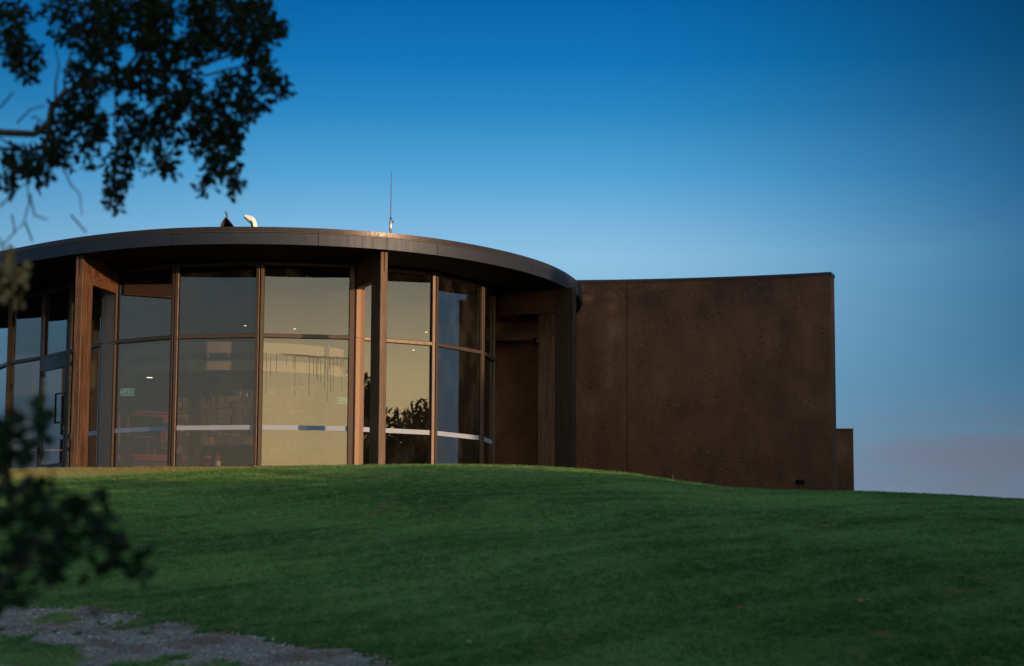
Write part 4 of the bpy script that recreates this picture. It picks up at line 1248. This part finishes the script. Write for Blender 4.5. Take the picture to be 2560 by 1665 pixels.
# ------------------------------------------------------------------ the free standing rendered wall on the right
def wall_right():
    ztop = at(1452, 703, 49.2).z
    top_px = [(1425, 703.4), (1452, 703.3), (1510, 703.6), (1567, 702.6), (1660, 700.5), (1764, 697.0), (1870, 692.5), (1980, 688), (2075, 684.2)]
    pts = [atz(u, v, ztop).to_2d() for u, v in top_px]
    # smooth the plan curve
    ax_ = np.array([p.x for p in pts]); ay_ = np.array([p.y for p in pts])
    co = np.polyfit(ax_, ay_, 2)
    yx = lambda x: float(np.polyval(co, x))
    x0 = -0.0 + pts[0].x - .25; xj = atz(1567, 702.6, ztop).x; x1 = pts[-1].x
    t = thing('rendered_wall', 'tall brown rough rendered freestanding wall right of the pavilion, with one joint', 'wall')
    global WALL_Y
    print('WALL', x0, yx(x0), x1, yx(x1), ztop)
    WALL_Y = yx
    th = 0.62
    def seg(a, b, n, endface=False):
        mb = MB()
        for i in range(n + 1):
            x = a + (b - a) * i / n
            s = 2 * co[0] * x + co[1]; nv = Vector((-s, 1)).normalized()
            p = Vector((x, yx(x))); q = p + nv * th
            if endface and i == n: q = Vector(((2093 - 1280) / FPX * (p.y + th) , p.y + th))
            mb.v += [(p.x, p.y, 1.6), (p.x, p.y, ztop), (q.x, q.y, ztop), (q.x, q.y, 1.6)]
        for i in range(n):
            o = i * 4
            for c in range(4):
                d = (c + 1) % 4
                mb.f.append((o + c, o + d, o + 4 + d, o + 4 + c))
        mb.f.append((3, 2, 1, 0)); e = n * 4; mb.f.append((e, e + 1, e + 2, e + 3))
        return mb
    seg(x0, xj - .008, 14).build('wall_panel', M['stucco'], t)
    seg(xj + .008, x1, 60, True).build('wall_panel', M['stucco'], t)
    MB().prism([(xj - .0078, yx(xj) + .03), (xj + .0078, yx(xj) + .03), (xj + .0078, yx(xj) + .2), (xj - .0078, yx(xj) + .2)], 1.6, ztop - .002).build('joint_filler', M['blackm'], t)
    # folded metal coping in two lengths
    xs2 = atz(1764, 697, ztop).x
    for a, b in ((x0, xs2 - .003), (xs2 + .003, x1)):
        mb = MB(); n = 20; ov = .02
        for i in range(n + 1):
            x = a + (b - a) * i / n + (ov if (i == n and b == x1) else 0)
            s = 2 * co[0] * x + co[1]; nv = Vector((-s, 1)).normalized()
            p = Vector((x, yx(x))) - nv * ov; q = p + nv * (th + 2 * ov)
            if i == n and b == x1: q = Vector(((2093 - 1280) / FPX * (p.y + th + 2 * ov) + ov, p.y + th + 2 * ov))
            mb.v += [(p.x, p.y, ztop - .03), (p.x, p.y, ztop + .035), (q.x, q.y, ztop + .05), (q.x, q.y, ztop - .03)]
        for i in range(n):
            o = i * 4
            for c in range(4):
                d = (c + 1) % 4
                mb.f.append((o + c, o + d, o + 4 + d, o + 4 + c))
        mb.f.append((3, 2, 1, 0)); e = n * 4; mb.f.append((e, e + 1, e + 2, e + 3))
        mb.build('coping', M['cap'], t)
    # weatherproof light low on the wall
    lx = (2001 - 1280) / FPX * 48.0; ly = yx(lx); lp = at(2001, 1204, ly - .05)
    w = thing('wall_light', 'small black bulkhead light low on the brown rendered wall', 'wall light', (lp.x, ly, lp.z))
    MB().box(-.11, .11, -.025, .0, -.05, .05).build('back_plate', M['black'], w, bevel=.006)
    mb = MB(); mb.prism([(-.10, -.026), (.10, -.026), (.085, -.10), (-.085, -.10)], -.038, .045); mb.build('hood', M['blackm'], w, bevel=.008)
    # low pier beyond the end of the wall
    pa, pb = at(2090, 1074, 53.0), at(2133, 1074, 53.0)
    pr = thing('rendered_pier', 'low brown rendered pier standing behind the end of the tall wall', 'wall')
    MB().box(pa.x - 1.0, pb.x, 53.0, 53.6, 1.6, pa.z).build('pier_body', M['stucco'], pr)
    MB().box(pa.x - 1.02, pb.x + .012, 52.985, 53.615, pa.z + .002, pa.z + .03).build('coping', M['cap'], pr)
wall_right()

# ------------------------------------------------------------------ things on the roof
def aerial():
    p = atz(976, 583, Z_TOP)
    t = thing('aerial', 'thin black whip aerial on a silver base on the roof edge', 'aerial', (p.x, p.y + .06, Z_TOP))
    g = lambda u, v: at(u, v, p.y + .06) - Vector((p.x, p.y + .06, Z_TOP))
    MB().lathe([(.045, -.01), (.045, .012), (.022, .014), (.022, .05)], (0, 0, 0), 14).build('foot', M['alu'], t, True)
    h0, h1 = g(974, 575).z, g(974, 549.5).z
    MB().lathe([(.022, .045), (.024, h0), (.028, h0 + .005), (.028, h1 - .004), (.02, h1)], (0, 0, 0), 16).build('base', M['alu'], t, True)
    hb = g(974, 540).z
    MB().lathe([(.018, h1), (.015, h1 + .03), (.006, hb)], (0, 0, 0), 12).build('spring', M['black'], t, True)
    e = g(978.5, 430)
    MB().tube([(0, 0, hb - .01), (e.x * .4, 0, hb + (e.z - hb) * .5), (e.x, 0, e.z)], [.011, .009, .006], 6).build('whip', M['black'], t)
    MB().tube([(0.026, 0, h1 - .055), (.05, 0, h1 - .055)], .006, 6).build('bracket', M['black'], t)
    MB().lathe([(.014, -.01), (.011, .02), (.003, .03), (.002, .09)], (.045, 0, h1 - .05), 8).build('stub', M['black'], t)
aerial()

def cowls():
    Yc = 40.2
    zb = Z_TOP - .10
    # pointed open cowl facing the camera, with the tip of its tail fin above
    p = at(568, 564, Yc)
    t = thing('roof_cowl', 'dark pointed open roof cowl with a bluish tail fin', 'roof vent', (p.x, p.y, zb))
    loc = lambda u, v, dy=0: at(u, v, Yc + dy) - Vector((p.x, p.y, zb))
    prof = [(547, 592), (551, 563.5), (556, 552), (564.5, 541.3), (574, 551), (581, 560), (585.5, 565), (590, 592)]
    mb = MB(); n = len(prof)
    fr_ = [loc(u, v) for u, v in prof]
    apex = Vector((fr_[3].x - .0, .55, fr_[3].z - .28))
    bk2 = [q.lerp(Vector((0, .5, q.z * .7)), .62) + Vector((0, .45, -.03)) for q in fr_]
    ins = [q.lerp(Vector((0, 0, q.z)), .10) - Vector((0, 0, .012)) for q in fr_]
    for q in fr_: mb.v.append(tuple(q))
    for q in bk2: mb.v.append(tuple(q))
    for q in ins: mb.v.append(tuple(q))
    for q in bk2: mb.v.append(tuple(q.lerp(Vector((0, q.y - .03, q.z)), .1) - Vector((0, .02, .012))))
    for i in range(n - 1):
        mb.f.append((i, n + i, n + i + 1, i + 1))                      # outer skin
        mb.f.append((2 * n + i, 2 * n + i + 1, 3 * n + i + 1, 3 * n + i))  # inner skin
        mb.f.append((i, i + 1, 2 * n + i + 1, 2 * n + i))              # lip
    mb.f.append(tuple(n + i for i in range(n))); mb.f.append(tuple(3 * n + i for i in reversed(range(n))))
    mb.build('hood', M['zinc'], t)
    MB().lathe([(.10, 0), (.10, .30)], (0, .15, 0), 14).build('flue', M['zinc'], t, True)
    f = MB(); fin = [loc(u, v, .5) for u, v in ((564.5, 541), (561.3, 528), (562.3, 526), (568.5, 534), (569.8, 544.5))]
    for q in fin: f.v.append(tuple(q))
    for q in fin: f.v.append(tuple(q + Vector((.004, .012, 0))))
    f.f += [(0, 1, 2, 3, 4), (9, 8, 7, 6, 5)] + [(i, (i + 1) % 5, 5 + (i + 1) % 5, 5 + i) for i in range(5)]
    f.build('tail_fin', M['blue'], t)
    # white cowl turned to the sun
    p = at(632, 564, Yc)
    t = thing('roof_cowl', 'bright white curved roof cowl catching the sun', 'roof vent', (p.x, p.y, zb))
    loc = lambda u, v, dy=0: at(u, v, Yc + dy) - Vector((p.x, p.y, zb))
    # curved sheet: outline swept back into the cowl
    out = [(622.5, 551), (611.0, 540.5), (612.3, 537.8), (615, 536.8), (626, 539.6), (634.5, 543.2), (638.2, 548), (641.2, 556), (643.5, 566), (647, 592), (640, 592), (637.8, 564)]
    mb = MB(); n = len(out)
    fr_ = [loc(u, v, .10 * max(0, (u - 622) / 25) ** 1.5 + .06 * max(0, (545 - v) / 10)) for u, v in out]
    for q in fr_: mb.v.append(tuple(q))
    for q in fr_: mb.v.append(tuple(q + Vector((-.03, .09, -.01))))
    c = len(mb.v); cen = Vector((0, 0, 0))
    for q in fr_: cen += q
    cen = loc(631, 552) + Vector((0, -.02, 0))
    mb.v.append(tuple(cen)); mb.v.append(tuple(cen + Vector((-.03, .09, -.01))))
    for i in range(n):
        j = (i + 1) % n
        mb.f += [(c, j, i), (c + 1, n + i, n + j), (i, j, n + j, n + i)]
    mb.build('hood', M['white'], t, bevel=.0)
    dk = MB(); dd = [loc(u, v, .14) for u, v in ((623, 551), (638.5, 564.5), (640, 592), (630, 592), (627.5, 563))]
    for q in dd: dk.v.append(tuple(q))
    for q in dd: dk.v.append(tuple(q + Vector((0, .25, 0))))
    dk.f += [(4, 3, 2, 1, 0), (5, 6, 7, 8, 9)] + [((i + 1) % 5, i, 5 + i, 5 + (i + 1) % 5) for i in range(5)]
    dk.build('throat', M['zinc'], t)
    MB().lathe([(.09, 0), (.09, .25)], (0, .25, 0), 14).build('flue', M['zinc'], t, True)
cowls()

# ------------------------------------------------------------------ trees
def leaf_shape(L, W):
    """obovate leaf, slightly folded, stalk at the origin, along +x"""
    return ([(0, 0, 0), (L * .35, W * .32, L * .02), (L * .72, W * .5, L * .01), (L, 0, -L * .05), (L * .72, -W * .5, L * .01), (L * .35, -W * .32, L * .02), (L * .5, 0, -L * .035)],
            [(0, 6, 1), (1, 6, 2), (2, 6, 3), (3, 6, 4), (4, 6, 5), (5, 6, 0)])

def rand_rot():
    q = Vector((random.gauss(0, 1), random.gauss(0, 1), random.gauss(0, 1), random.gauss(0, 1))).normalized()
    from mathutils import Quaternion
    return Quaternion(q)

def leaves_mesh(name, specs, material):
    """specs: (place, direction, length, width)"""
    V, Fc = [], []
    for p, d, L, W in specs:
        vs, fs = leaf_shape(L, W)
        r = d.to_track_quat('X', 'Z').to_matrix() @ Matrix.Rotation(random.uniform(0, 6.283), 3, 'X')
        o = len(V)
        V += [tuple(p + r @ Vector(v)) for v in vs]; Fc += [tuple(o + i for i in f) for f in fs]
    me = bpy.data.meshes.new(name); me.from_pydata(V, [], Fc); me.update(); me.materials.append(material)
    return me

def front_tree():
    D = 11.0
    t = thing('tree', 'dark leafy tree whose branch reaches in over the roof at top left', 'tree', (-5.4, 10.5, float(ground(-5.4, 10.5))))
    g = lambda x, y, dd=0.0: at(x * K, y * K, D + dd)
    base = Vector(t.location)
    L = lambda p: p - base
    twig = MB()
    main = [Vector((-5.4, 10.5, base.z - .1)), Vector((-5.35, 10.6, 1.8)), Vector((-5.1, 10.8, 3.0))]
    trunk = MB(); trunk.tube([L(p) for p in main] + [L(Vector((-4.9, 11.1, 4.2))), L(Vector((-5.0, 11.2, 5.6)))], [.20, .17, .14, .10, .05], 12)
    trunk.build('trunk', M['bark'], t, True)
    limb = [main[2], g(-260, 330, -.1), g(-90, 300), g(0, 308), g(80, 312), g(115, 290), g(120, 250), g(150, 215), g(210, 188), g(290, 165), g(370, 170), g(430, 165), g(500, 140), g(560, 120), g(610, 90)]
    rad = [.11, .06, .036, .021, .020, .024, .019, .018, .017, .015, .013, .012, .009, .006, .004]
    b1 = MB(); b1.tube([L(p) for p in limb], rad, 9); b1.build('limb', M['bark'], t, True)
    subs = [
        ([g(115, 290), g(118, 320), g(95, 345), g(60, 352), g(20, 335), g(0, 320, .1), g(-40, 300, .1)], .012),
        ([g(-60, 330), g(5, 345), g(15, 375), g(35, 400), g(30, 425), g(5, 440), g(-30, 450)], .013),
        ([g(128, 245), g(130, 190), g(138, 150), g(125, 100), g(150, 40)], .007),
        ([g(150, 215), g(152, 165), g(170, 110), g(200, 40), g(230, -30)], .008),
        ([g(290, 165), g(330, 110), g(360, 50), g(380, -40)], .010),
        ([g(430, 165), g(480, 175), g(530, 160), g(585, 150), g(625, 165), g(655, 205)], .008),
        ([g(370, 170), g(400, 220), g(440, 250), g(500, 255), g(560, 245), g(600, 250)], .009),
        ([g(440, 250), g(460, 300), g(500, 330), g(530, 380), g(545, 430), g(540, 460)], .007),
        ([g(290, 165), g(270, 220), g(265, 290), g(280, 340), g(270, 400), g(262, 450), g(272, 485)], .007),
        ([g(280, 250), g(330, 290), g(370, 330), g(390, 370), g(380, 410)], .006),
        ([g(210, 188), g(200, 240), g(215, 290), g(205, 340)], .006),
        ([g(115, 290), g(125, 330), g(110, 370), g(90, 400), g(70, 415)], .007),
        ([g(560, 120), g(610, 130), g(640, 110), g(650, 80)], .005),
        ([g(500, 140), g(540, 80), g(580, 30), g(600, -20)], .006),
        ([g(430, 165), g(440, 90), g(470, 20), g(480, -40)], .007),
        ([g(-30, 60), g(20, 80), g(60, 120), g(85, 160), g(90, 185)], .006),
        ([g(-60, 20), g(10, 30), g(60, 20), g(100, 50)], .006),
    ]
    for pl, r in subs:
        q = MB(); n = len(pl); q.tube([L(p) for p in pl], [r * (1 - .75 * i / (n - 1)) for i in range(n)], 7); q.build('branch', M['bark'], t, True)
    bare = [[(145, 385), (165, 430), (185, 450), (190, 500)], [(60, 400), (68, 470), (55, 520), (30, 540)], [(70, 450), (80, 500), (110, 510)], [(0, 480), (40, 440), (70, 420)],
            [(28, 500), (35, 540), (5, 570)], [(330, 410), (375, 385), (385, 340)], [(0, 250), (30, 215)], [(40, 285), (70, 255), (105, 245)], [(165, 500), (200, 540)], [(60, 520), (75, 560)]]
    for pl in bare:
        tw = MB(); tw.tube([L(g(x, y, random.uniform(-1.5, .2))) for x, y in pl], [.0055, .0045, .0035, .0025][:len(pl)], 5); tw.build('twig', M['bark'], t, True)
    # leaf masses: centre x, y, half-width, half-height, count
    cl = [(20, 60, 48, 60, 150), (62, 140, 36, 46, 110), (30, 115, 30, 40, 60), (190, 40, 95, 60, 330), (300, 40, 90, 60, 380), (410, 40, 90, 60, 380), (520, 40, 80, 60, 330), (595, 45, 50, 48, 170), (640, 70, 20, 24, 50),
          (240, 110, 60, 36, 160), (350, 120, 60, 45, 220), (470, 110, 60, 38, 180), (580, 115, 46, 38, 150), (600, 165, 36, 36, 110), (645, 200, 30, 26, 60), (180, 170, 34, 26, 60), (250, 185, 50, 28, 120), (340, 190, 50, 32, 140),
          (420, 195, 44, 26, 100), (545, 210, 46, 38, 130), (590, 245, 30, 30, 70), (470, 245, 60, 36, 160), (390, 250, 46, 36, 120), (190, 240, 40, 40, 110), (200, 300, 40, 45, 110), (150, 270, 26, 36, 60), (300, 280, 36, 40, 80),
          (350, 310, 40, 40, 100), (420, 300, 40, 46, 110), (500, 300, 46, 40, 130), (545, 310, 26, 40, 70), (480, 360, 30, 34, 60), (530, 380, 26, 40, 75), (500, 400, 22, 30, 36), (545, 430, 18, 30, 36), (470, 430, 14, 20, 16),
          (300, 345, 30, 36, 70), (275, 400, 26, 40, 80), (268, 455, 26, 28, 60), (380, 370, 24, 30, 44), (395, 390, 20, 18, 24), (330, 400, 10, 16, 10), (120, 350, 40, 30, 90), (90, 400, 36, 28, 70), (60, 380, 30, 30, 60), (20, 420, 24, 22, 30),
          (30, 360, 24, 24, 34), (140, 320, 26, 30, 50), (160, 370, 24, 20, 26), (215, 350, 22, 36, 36), (240, 290, 20, 30, 34), (95, 290, 20, 12, 14), (560, 270, 26, 22, 34)]
    holes = [(88, 72, 24, 40), (110, 105, 18, 22), (405, 68, 22, 20), (300, 128, 22, 34), (520, 145, 34, 22), (258, 300, 16, 40), (430, 272, 22, 12), (345, 250, 12, 14), (420, 345, 18, 14), (150, 190, 16, 18), (455, 395, 20, 30), (330, 385, 12, 40)]
    specs, singles = [], []
    for cx, cy, rx, ry, n in cl:
        k = 0; n = int(n * .80)
        tries = 0
        while k < n and tries < n * 6:
            tries += 1
            a = random.uniform(0, 6.283); r = math.sqrt(random.random()) * (1.0 + .15 * random.random())
            x, y = cx + rx * r * math.cos(a), cy + ry * r * math.sin(a)
            if any(((x - hx) / hw) ** 2 + ((y - hy) / hh) ** 2 < 1 for hx, hy, hw, hh in holes): continue
            p = L(g(x, y, random.uniform(-1.1, 1.1)))
            # sprig of two to four leaves
            d0 = Vector((random.gauss(0, 1), random.gauss(0, .8), random.gauss(-.35, .9))).normalized()
            for _ in range(random.choice((2, 2, 3))):
                d = (d0 + Vector((random.gauss(0, .7), random.gauss(0, .7), random.gauss(0, .7)))).normalized()
                s = (p + Vector((random.gauss(0, .008), random.gauss(0, .008), random.gauss(0, .008))), d, random.uniform(.036, .060), random.uniform(.020, .032))
                (singles if (r > .92 and len(singles) < 160) else specs).append(s)
            k += 1
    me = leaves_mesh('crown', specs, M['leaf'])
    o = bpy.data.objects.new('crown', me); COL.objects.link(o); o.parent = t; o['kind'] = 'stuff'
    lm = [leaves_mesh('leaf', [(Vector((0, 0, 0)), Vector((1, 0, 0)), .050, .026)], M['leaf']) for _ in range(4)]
    for p, d, l_, w_ in singles:
        o = bpy.data.objects.new('leaf', random.choice(lm)); COL.objects.link(o); o.parent = t
        o.location = p; o.rotation_mode = 'QUATERNION'; o.rotation_quaternion = d.to_track_quat('X', 'Z')
    # brown dead spray hanging in front of the roof edge
    dp = []
    for cx, cy, rx, ry, n in ((15, 600, 30, 24, 15), (20, 640, 30, 34, 17), (58, 618, 12, 16, 7), (60, 650, 10, 30, 8), (42, 690, 16, 14, 8), (5, 670, 16, 30, 9), (10, 575, 24, 18, 8)):
        for _ in range(n):
            x, y = random.gauss(cx, rx * .5), random.gauss(cy, ry * .5)
            dp.append((L(at(x * K, y * K, 8.0 + random.uniform(-.2, .2))), Vector((random.gauss(0, .6), random.gauss(0, .6), -1)).normalized(), random.uniform(.034, .056), random.uniform(.018, .028)))
    me = leaves_mesh('dead_leaves', dp, M['dead'])
    o = bpy.data.objects.new('dead_leaves', me); COL.objects.link(o); o.parent = t; o['kind'] = 'stuff'
    o['label'] = 'dry pale brown dead leaves hanging before the roof edge'
    tw = MB(); tw.tube([L(at(-120 * K, 300 * K, 7.5)), L(at(-60 * K, 480 * K, 7.0)), L(at(0, 560 * K, 8.0)), L(at(30 * K, 620 * K, 8.0)), L(at(45 * K, 690 * K, 8.0))], [.012, .008, .005, .004, .002], 6); tw.build('twig', M['bark'], t, True)
front_tree()

def front_shrub():
    D = 6.0
    bx, by = -2.35, 5.9
    gz = float(ground(bx, by))
    t = thing('shrub', 'dark out of focus shrub close to the camera at lower left', 'shrub', (bx, by, gz))
    base = Vector(t.location); L = lambda p: p - base
    g = lambda x, y, dd=0.0: at(x * K, y * K, D + dd)
    stems = [[Vector((bx, by, gz)), g(-260, 1900), g(-90, 1500), g(-30, 1250), g(10, 1080), g(40, 960)], [g(-90, 1500), g(20, 1330), g(110, 1240), g(190, 1200), g(230, 1180)],
             [g(20, 1330), g(120, 1290), g(220, 1270), g(290, 1255), g(325, 1330)], [g(-30, 1250), g(40, 1150), g(80, 1110)], [g(-60, 1380), g(30, 1370), g(90, 1390), g(140, 1400)]]
    for k, s in enumerate(stems):
        q = MB(); n = len(s); r0 = .016 if k == 0 else .006
        q.tube([L(p) for p in s], [r0 * (1 - .8 * i / (n - 1)) for i in range(n)], 7); q.build('stem', M['bark'], t, True)
    cl = [(10, 960, 30, 30, 26), (40, 1000, 26, 24, 16), (82, 950, 12, 24, 10), (100, 1005, 20, 24, 12), (20, 1060, 34, 50, 36), (75, 1060, 24, 20, 12), (20, 1140, 40, 50, 36), (90, 1140, 40, 36, 26), (140, 1180, 40, 40, 30), (60, 1210, 60, 40, 44),
          (190, 1170, 26, 22, 12), (230, 1190, 34, 30, 20), (180, 1230, 50, 36, 34), (260, 1250, 40, 34, 26), (300, 1230, 16, 14, 5), (110, 1280, 60, 40, 46), (30, 1300, 50, 50, 44), (200, 1300, 46, 34, 26), (270, 1300, 24, 26, 8), (325, 1300, 14, 40, 8),
          (330, 1350, 8, 14, 4), (60, 1360, 60, 36, 24), (130, 1345, 50, 20, 14), (230, 1350, 30, 14, 5), (75, 1400, 14, 18, 4), (205, 1385, 12, 16, 3), (20, 1390, 30, 16, 8)]
    specs, singles = [], []
    for cx, cy, rx, ry, n in cl:
        for _ in range(int(n * .55) + 1):
            a = random.uniform(0, 6.283); r = math.sqrt(random.random())
            x, y = cx - 12 + rx * r * math.cos(a), cy + ry * r * math.sin(a)
            p = L(g(x, y, random.uniform(-.35, .5)))
            d = Vector((random.gauss(0.2, 1), random.gauss(0, .8), random.gauss(0, .8))).normalized()
            s = (p, d, random.uniform(.052, .082), random.uniform(.034, .050))
            (singles if len(singles) < 140 and random.random() < .3 else specs).append(s)
    me = leaves_mesh('foliage', specs, M['leafb'])
    o = bpy.data.objects.new('foliage', me); COL.objects.link(o); o.parent = t; o['kind'] = 'stuff'
    lm = [leaves_mesh('leaf', [(Vector((0, 0, 0)), Vector((1, 0, 0)), .068, .042)], M['leafb']) for _ in range(4)]
    for p, d, l_, w_ in singles:
        o = bpy.data.objects.new('leaf', random.choice(lm)); COL.objects.link(o); o.parent = t
        o.location = p; o.rotation_mode = 'QUATERNION'; o.rotation_quaternion = d.to_track_quat('X', 'Z')
front_shrub()

# trees beside the lawn, outside the picture on the right: they shade the bank and stand in the reflections
def crown_mesh(name, R, H, n, size, seed):
    rnd = random.Random(seed)
    V, Fc = [], []
    lobes = [(Vector((rnd.gauss(0, R * .42), rnd.gauss(0, R * .42), H * rnd.uniform(.12, .80))), R * rnd.uniform(.38, .62)) for _ in range(14)]
    for i in range(n):
        c, lr = lobes[i % len(lobes)]
        d = Vector((rnd.gauss(0, 1), rnd.gauss(0, 1), rnd.gauss(0, 1))).normalized()
        p = c + d * lr * (rnd.random() ** .35)
        p.z = min(max(p.z, .05), H)
        u = Vector((rnd.gauss(0, 1), rnd.gauss(0, 1), rnd.gauss(0, 1))).normalized(); w = u.cross(d if abs(u.dot(d)) < .95 else Vector((0, 0, 1))).normalized()
        s = size * rnd.uniform(.6, 1.3); o = len(V)
        V += [tuple(p - u * s), tuple(p + w * s * .45), tuple(p + u * s), tuple(p - w * s * .45)]; Fc.append((o, o + 1, o + 2, o + 3))
    me = bpy.data.meshes.new(name); me.from_pydata(V, [], Fc); me.update(); me.materials.append(M['leaft'])
    return me

def side_trees():
    low = [crown_mesh('crown', 2.3, 4.0, 9000, .13, 100 + k) for k in range(3)]
    tall = [crown_mesh('crown', 2.6, 7.0, 11000, .16, 200 + k) for k in range(3)]
    tm = MB().tube([(0, 0, -.6), (.05, 0, 1.2), (-.05, .08, 2.6), (0, 0, 4.0)], [.20, .16, .11, .05], 9).build('trunk', M['bark'], None, True)
    tmesh = tm.data; bpy.data.objects.remove(tm)
    k = 0
    H = 4.9
    rows = [(14.6 + random.uniform(-.4, .4), y, 9.5, 1) for y in np.arange(-26, 1, 3.0)]
    rows += [(14.0 + random.uniform(-.3, .3), y, H, 0) for y in np.arange(2.5, 31.5, 2.2)]
    rows += [(15.2, 32.8, 6.0, 0), (15.0, 35.2, 6.7, 0), (15.0, 38.0, 11.3, 1), (15.2, 40.4, 11.4, 1), (15.9, 43.0, 11.3, 1), (17.8, 39.4, 11.3, 1), (18.4, 42.4, 11.2, 1), (17.8, 45.6, 11.4, 1), (35.2, 17.4, 11.8, 1), (36.8, 19.8, 11.8, 1), (8.6, 8.6, 9.5, 1), (9.8, 14.0, 9.0, 1)]  # trailing entries: unseen trees added to shade the rear column and near lawn
    for x, y, ztop, kind in rows:
        gz = float(ground(x, y)); h = ztop - gz
        t = thing('tree', 'dense green tree beside the lawn beyond the right of the view', 'tree', (x, y, gz), 'trees along the right of the lawn')
        me = (tall if kind else low)[k % 3]; k += 1
        o = bpy.data.objects.new('crown', me); COL.objects.link(o); o.parent = t
        zz = max(v.co.z for v in me.vertices)
        o.location = (0, 0, .1); o.scale = (1, 1, (h - .1) / zz); o.rotation_euler = (0, 0, random.uniform(0, 6.28))
        tr = bpy.data.objects.new('trunk', tmesh); COL.objects.link(tr); tr.parent = t; tr.scale = (1, 1, .6 * h / 4.0)
    # the crown that just shows over the brow at the far right
    p = at(2556, 1240, 150.0)
    gz = float(ground(p.x, 150.0))
    t = thing('tree', 'tiny dark tree top showing over the brow at the right edge', 'tree', (p.x + .8, 150.0, gz))
    o = bpy.data.objects.new('crown', low[0]); COL.objects.link(o); o.parent = t; o.scale = (.9, .9, (p.z - gz) / 4.0)
    tr = bpy.data.objects.new('trunk', tmesh); COL.objects.link(tr); tr.parent = t
side_trees()

# seed stalks along the foot of the glass
st = MB()
for u, v0, h in [(1198, 1160, .12), (1206, 1160, .10), (1214, 1160, .13), (1222, 1161, .10), (1228, 1160, .22), (1262, 1162, .08), (1280, 1163, .10), (1372, 1168, .16), (1360, 1168, .10), (1680, 1215, .14), (1786, 1216, .14), (1930, 1226, .06),
                 (2300, 1232, .06), (2330, 1232, .05), (2522, 1242, .16), (2460, 1240, .05), (2240, 1230, .06), (2140, 1227, .05), (930, 1160, .05), (940, 1160, .05), (1150, 1158, .06)]:
    d = ray(u, v0); yc = 41.0 if u < 1300 else 36.0
    p = Vector((d.x / d.y * yc, yc, 0)); p.z = float(ground(p.x, p.y))
    b = random.uniform(-.3, .3)
    st.tube([p - Vector((0, 0, .02)), p + Vector((b * h * .3, 0, h * .6)), p + Vector((b * h, 0, h))], [.003, .0025, .004], 4)
tag(st.build('grass_stalks', M['straw'], None), 'dry seed stalks of grass standing along the brow', None, None, 'stuff')

# dead leaves and scraps on the turf
lf = []
for u, v in [(1840, 1530), (1730, 1345), (1845, 1346), (2238, 1343), (2180, 1511), (2160, 1512), (2004, 1625), (1620, 1384), (1290, 1280), (1440, 1300), (1130, 1395), (975, 1322), (640, 1290), (700, 1390), (395, 1265), (860, 1560), (960, 1615), (1180, 1622)]:
    p = on_ground(u, v); lf.append((p + Vector((0, 0, .045)), Vector((random.gauss(0, 1), random.gauss(0, 1), .2)).normalized(), random.uniform(.05, .09), random.uniform(.03, .05)))
me = leaves_mesh('fallen_leaves', lf, M['dead']); o = bpy.data.objects.new('fallen_leaves', me); COL.objects.link(o)
tag(o, 'few pale dead leaves lying scattered on the lawn', None, None, 'stuff')
